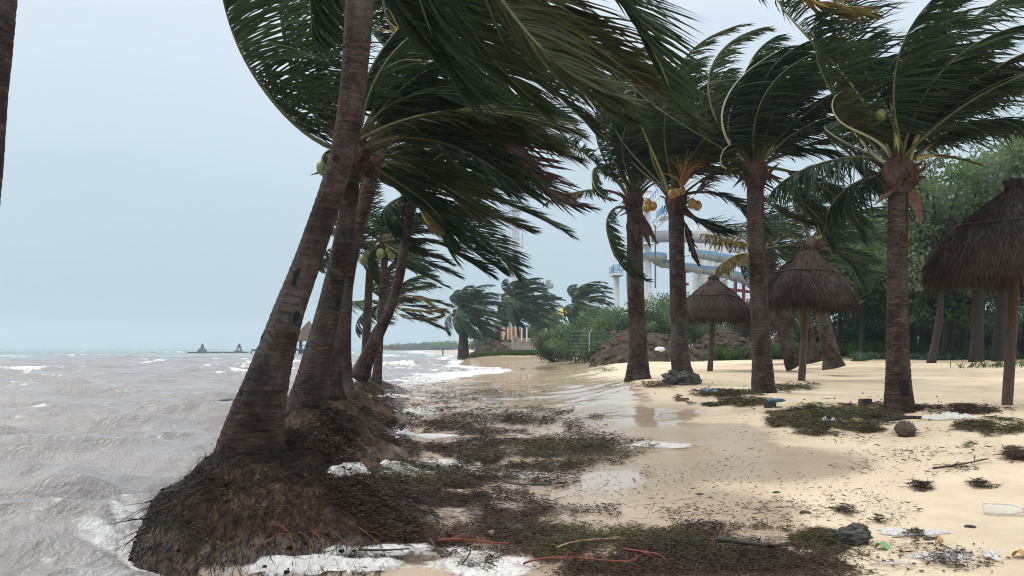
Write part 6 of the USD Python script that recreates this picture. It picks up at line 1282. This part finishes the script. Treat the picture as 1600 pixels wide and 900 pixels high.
stick([(1480, 676), (1500, 672), (1530, 670)], .007, 'tan_stick', 'pale thin stick below the white plastic sheet', twigs=1, seed=16)
for k, pts in enumerate([[(418, 862, .05), (440, 852, .06), (462, 866, .01)], [(432, 848, .10), (450, 858, .09), (458, 872, .02)], [(395, 870, .03), (412, 862, .05), (430, 858, .06)], [(466, 850, .06), (482, 858, .05), (490, 866, .01)],
                         [(488, 848, .06), (498, 856, .05), (508, 870, .01)], [(520, 845, .05), (530, 855, .05), (545, 862, .01)], [(560, 840, .05), (580, 852, .04), (600, 862, .01)], [(335, 882, .03), (350, 872, .05), (372, 866, .06)]]):
    stick(pts, .0032, 'orange_root', ['arching orange root at the front foot of the root mound', 'orange root pointing down at the front foot of the mound', 'low orange root left of the arching one', 'short orange root on the front of the mound',
          'orange root hanging toward the froth', 'orange root right of the hanging one', 'long orange root reaching into the froth', 'leftmost orange root at the mound foot'][k], 'bare_root', 'root', 3, 40 + k, .01)

# ------------------------------------------------------------------ things left on the sand
g = on_ground(1415, 682)[0]; t = Thing('old_coconut', g, 'brown fallen coconut on the sand before the tallest beach palm', 'coconut')
t.part('husk', blob(g + [0, 0, .085], (.112, .10, .10), 4, .14, 2.2, 3), 'coconut_brown', True); t.part('stem_scar', blob(g + [.015, -.088, .10], (.028, .02, .028), 3, .1, 2, 4), 'rock_dark', True)
q = np.random.RandomState(2); e = unit(q.normal(0, 1, (240, 3))); t.part('husk_fibre', ribbons(g + [0, 0, .085] + e * [.108, .096, .096], unit(e + q.normal(0, .8, (240, 3))), unit(q.normal(0, 1, (240, 3))), q.uniform(.02, .06, 240), np.full(240, .004), unit(q.normal(0, 1, (240, 3))), 2), 'straw', kind='stuff')
g = on_ground(1334, 850)[0]; t = Thing('sponge_stone', g, 'dark grey pitted sponge lying beside the tall seaweed clump', 'sponge')
t.part('body', blob(g + [0, 0, .05], (.095, .075, .048), 4, .4, 3.2, 8), 'rock_dark', False); t.part('crust', blob(g + [.03, .01, .085], (.06, .05, .03), 3, .4, 4, 9), 'rock_dark', False)
# clear bottle with its blue cap
a, b = on_ground(1536, 803)[0], on_ground(1590, 806)[0]; ax = unit(b - a); Lb = .26; a = a + [0, 0, .036]
t = Thing('plastic_bottle', a, 'clear plastic bottle with a blue cap lying on the sand at the right edge', 'bottle')
t.part('body', tube([a, a + ax * .004, a + ax * .05, a + ax * .055, a + ax * .06, a + ax * .11, a + ax * .115, a + ax * .12, a + ax * .165, a + ax * .205, a + ax * .212, a + ax * .225], [.02, .032, .033, .030, .033, .033, .030, .033, .032, .016, .0125, .0125], 24), 'clear_plastic', True)
t.part('cap', tube([a + ax * .226, a + ax * .229, a + ax * .244, a + ax * .247], [.0135, .016, .016, .013], 20), 'plastic_blue', True); t.part('neck_ring', tube([a + ax * .218, a + ax * .221], [.017, .017], 20), 'clear_plastic', True)
def sheet(name, px, py, rx, ry, hgt, seed, mt, label, cat):
    c = on_ground(px, py)[0]; k = c[1] / F; u, v = np.meshgrid(np.linspace(-1, 1, 46), np.linspace(-1, 1, 30), indexing='ij')
    w = meshkit.fbm(np.stack([u * 2.3, v * 2.3, 0 * u + seed], -1), 4, seed); rr = np.hypot(u, v) + .4 * (meshkit.fbm(np.stack([u * 1.3, v * 1.3, 0 * u], -1), 3, seed + 2) - .5)
    x = c[0] + u * rx * k + (w - .5) * .1; y = c[1] + v * ry * k * 6; z = zg(x, y) + .012 + hgt * np.abs(w - .5) * 3 * np.clip(1.05 - rr, 0, 1)
    i, j = np.meshgrid(np.arange(45), np.arange(29), indexing='ij'); qd = np.stack([i * 30 + j, (i + 1) * 30 + j, (i + 1) * 30 + j + 1, i * 30 + j + 1], -1).reshape(-1, 4); qd = qd[(rr.ravel()[qd] < .95).all(1)]
    V = np.stack([x, y, z], -1).reshape(-1, 3); f = np.vstack([qd[:, [0, 1, 2]], qd[:, [0, 2, 3]]]); us = np.unique(f); nw = np.zeros(len(V), int); nw[us] = np.arange(len(us)); V, f = V[us], nw[f]
    return solo(name, (V, f), mt, label, cat, smooth=True)
sheet('plastic_sheet', 1478, 655, 44, 8, .16, 3, 'film_plastic', 'crumpled translucent plastic sheet right of the fallen coconut', 'plastic sheet')
sheet('plastic_bag', 1297, 661, 19, 5, .12, 5, 'plastic_white', 'white plastic bag caught in the widest seaweed heap', 'plastic bag')
sheet('plastic_scrap', 1290, 622, 5, 2, .06, 6, 'plastic_white', 'tiny white plastic scrap above the widest seaweed heap', 'litter')
sheet('plastic_scrap', 850, 557, 9, 1.0, .12, 7, 'plastic_white', 'white foam board lying far off before the grass verge', 'litter')
sheet('plastic_scrap', 1547, 873, 8, 4, .08, 8, 'plastic_white', 'small white scrap at the lower right near the orange leaf', 'litter')
sheet('plastic_scrap', 1108, 613, 14, 4, .2, 9, 'plastic_blue', 'faded blue plastic in the seaweed heap before the orange coconuts palm', 'litter')
def lump_box(px, py, sx, sy, sz_, rz, mt, name, label, cat, top=None):
    g = on_ground(px, py)[0]; m = trimesh.creation.box((sx, sy, sz_)).subdivide().subdivide().subdivide(); v = np.array(m.vertices)
    v = v * (1 - .05 * (np.abs(v) / (np.array([sx, sy, sz_]) / 2)).prod(1, keepdims=True)) + (meshkit.fbm(v * 18 + 9, 2, 3)[:, None] - .5) * .012; cr, sr = math.cos(rz), math.sin(rz); v = v @ np.array([[cr, -sr, 0], [sr, cr, 0], [0, 0, 1]]).T + g + [0, 0, sz_ * .42]
    t = Thing(name, g, label, cat); t.part('body', (v, np.array(m.faces)), mt)
    return t, g
lump_box(1066, 626, .24, .11, .06, .15, 'brick_red', 'broken_brick', 'reddish broken brick at the left end of the front seaweed heap', 'brick')
t, g = lump_box(1203, 637, .15, .13, .12, .3, 'plastic_black', 'black_box', 'black box with a blue cloth on top, left of the widest seaweed heap', 'box')
t.part('blue_cloth', blob(g + [.10, 0, .12], (.14, .07, .03), 3, .5, 3, 4), 'plastic_blue', False); t.part('strap', tube(spline([g + [-.05, -.06, .06], g + [.02, -.16, .02], g + [.13, -.2, .015]], 10), .008, 5), 'plastic_black', True)
lump_box(1352, 633, .17, .13, .11, .1, 'plastic_black', 'dark_container', 'dark crumpled container behind the widest seaweed heap', 'container')
lump_box(1285, 646, .22, .14, .05, .4, 'brick_red', 'bark_scrap', 'reddish scrap of bark on top of the widest seaweed heap', 'bark')
def flat_leaf(px, py, r, mt, label, seed):
    g = on_ground(px, py)[0]; th = np.linspace(0, 2 * np.pi, 22, endpoint=False); q = np.random.RandomState(seed); rr = r * (1 + .15 * np.cos(th + 1) + .05 * q.normal(size=22))
    V = np.vstack([g + [0, 0, .035], np.stack([g[0] + rr * np.cos(th), g[1] + rr * .9 * np.sin(th), g[2] + .02 + .02 * np.sin(2 * th)], -1)]); k = np.arange(22); f = np.stack([0 * k, k + 1, (k + 1) % 22 + 1], 1)
    t = Thing('fallen_leaf', g, label, 'leaf'); lf = t.part('blade', (np.vstack([V, V - [0, 0, .002]]), np.vstack([f, f[:, ::-1] + 23])), mt, True)
    t.part('leaf_stalk', tube([V[1] + [0, 0, 0], V[1] + [r * .5, 0, .004]], [.0025, .0015], 5), 'tan_stick', True, under=lf)
flat_leaf(1377, 858, .040, 'leaf_green', 'round green leaf on the sand in front of the sponge', 1); flat_leaf(1592, 871, .036, 'leaf_orange', 'orange leaf at the lower right edge', 2)
flat_leaf(1466, 848, .018, 'leaf_orange', 'tiny orange leaf beside the dried froth', 3); flat_leaf(766, 838, .022, 'tan_stick', 'small pale leaf on the dark seaweed', 4)
for k, (px, py, s, lab) in enumerate([(1213, 770, .03, 'small dark lump alone on the wet sand, left one'), (1094, 773, .03, 'dark lump on the wet sand in the middle of the beach'), (1258, 802, .04, 'dark lump behind the tall seaweed clump'), (817, 577, .16, 'dark lump far out on the wet flat'), (1452, 843, .035, 'dark curled scrap right of the sponge'), (1516, 824, .035, 'curled dark scrap left of the clear bottle'), (660, 627, .07, 'yellow-brown lump in the seaweed by the second hollow')]):
    g = on_ground(px, py)[0]; solo('seaweed_lump', blob(g + [0, 0, s * .1], (s * .95, s * .6, s * .32), 3, .5, 2.5, k), 'rock_dark' if k < 6 else 'coconut_orange', lab, 'lump')
Pf = spots(260, [(1380, 640, 210, 26, 1), (1400, 870, 200, 30, 1), (1130, 615, 90, 18, 1), (900, 570, 120, 8, .6), (760, 640, 160, 40, .5)], 61, .3); q = np.random.RandomState(6)
solo('beach_flotsam', join([blob(p + [0, 0, .008], np.array([q.uniform(.6, 1.6), q.uniform(.6, 1.2), .5]) * q.uniform(.005, .014) * min(max(p[1] / 8, .7), 2), 1, .4, 2, k) for k, p in enumerate(Pf)]), 'flotsam', 'tiny scraps and shells scattered through the drift lines', 'flotsam', None, 'stuff')

# ------------------------------------------------------------------ air
mat('haze_air', {'v': ('principled_volume', {'color': (.58, .69, .76), 'density': .0006, 'anisotropy': .2})}, [], surface=None, volume='v.volume')
solo('haze', box([0, 0, 28], [5200, 5200, 64]), 'haze_air', 'pale damp sea air', 'haze', None, 'stuff', loc=(0, 0, 0))
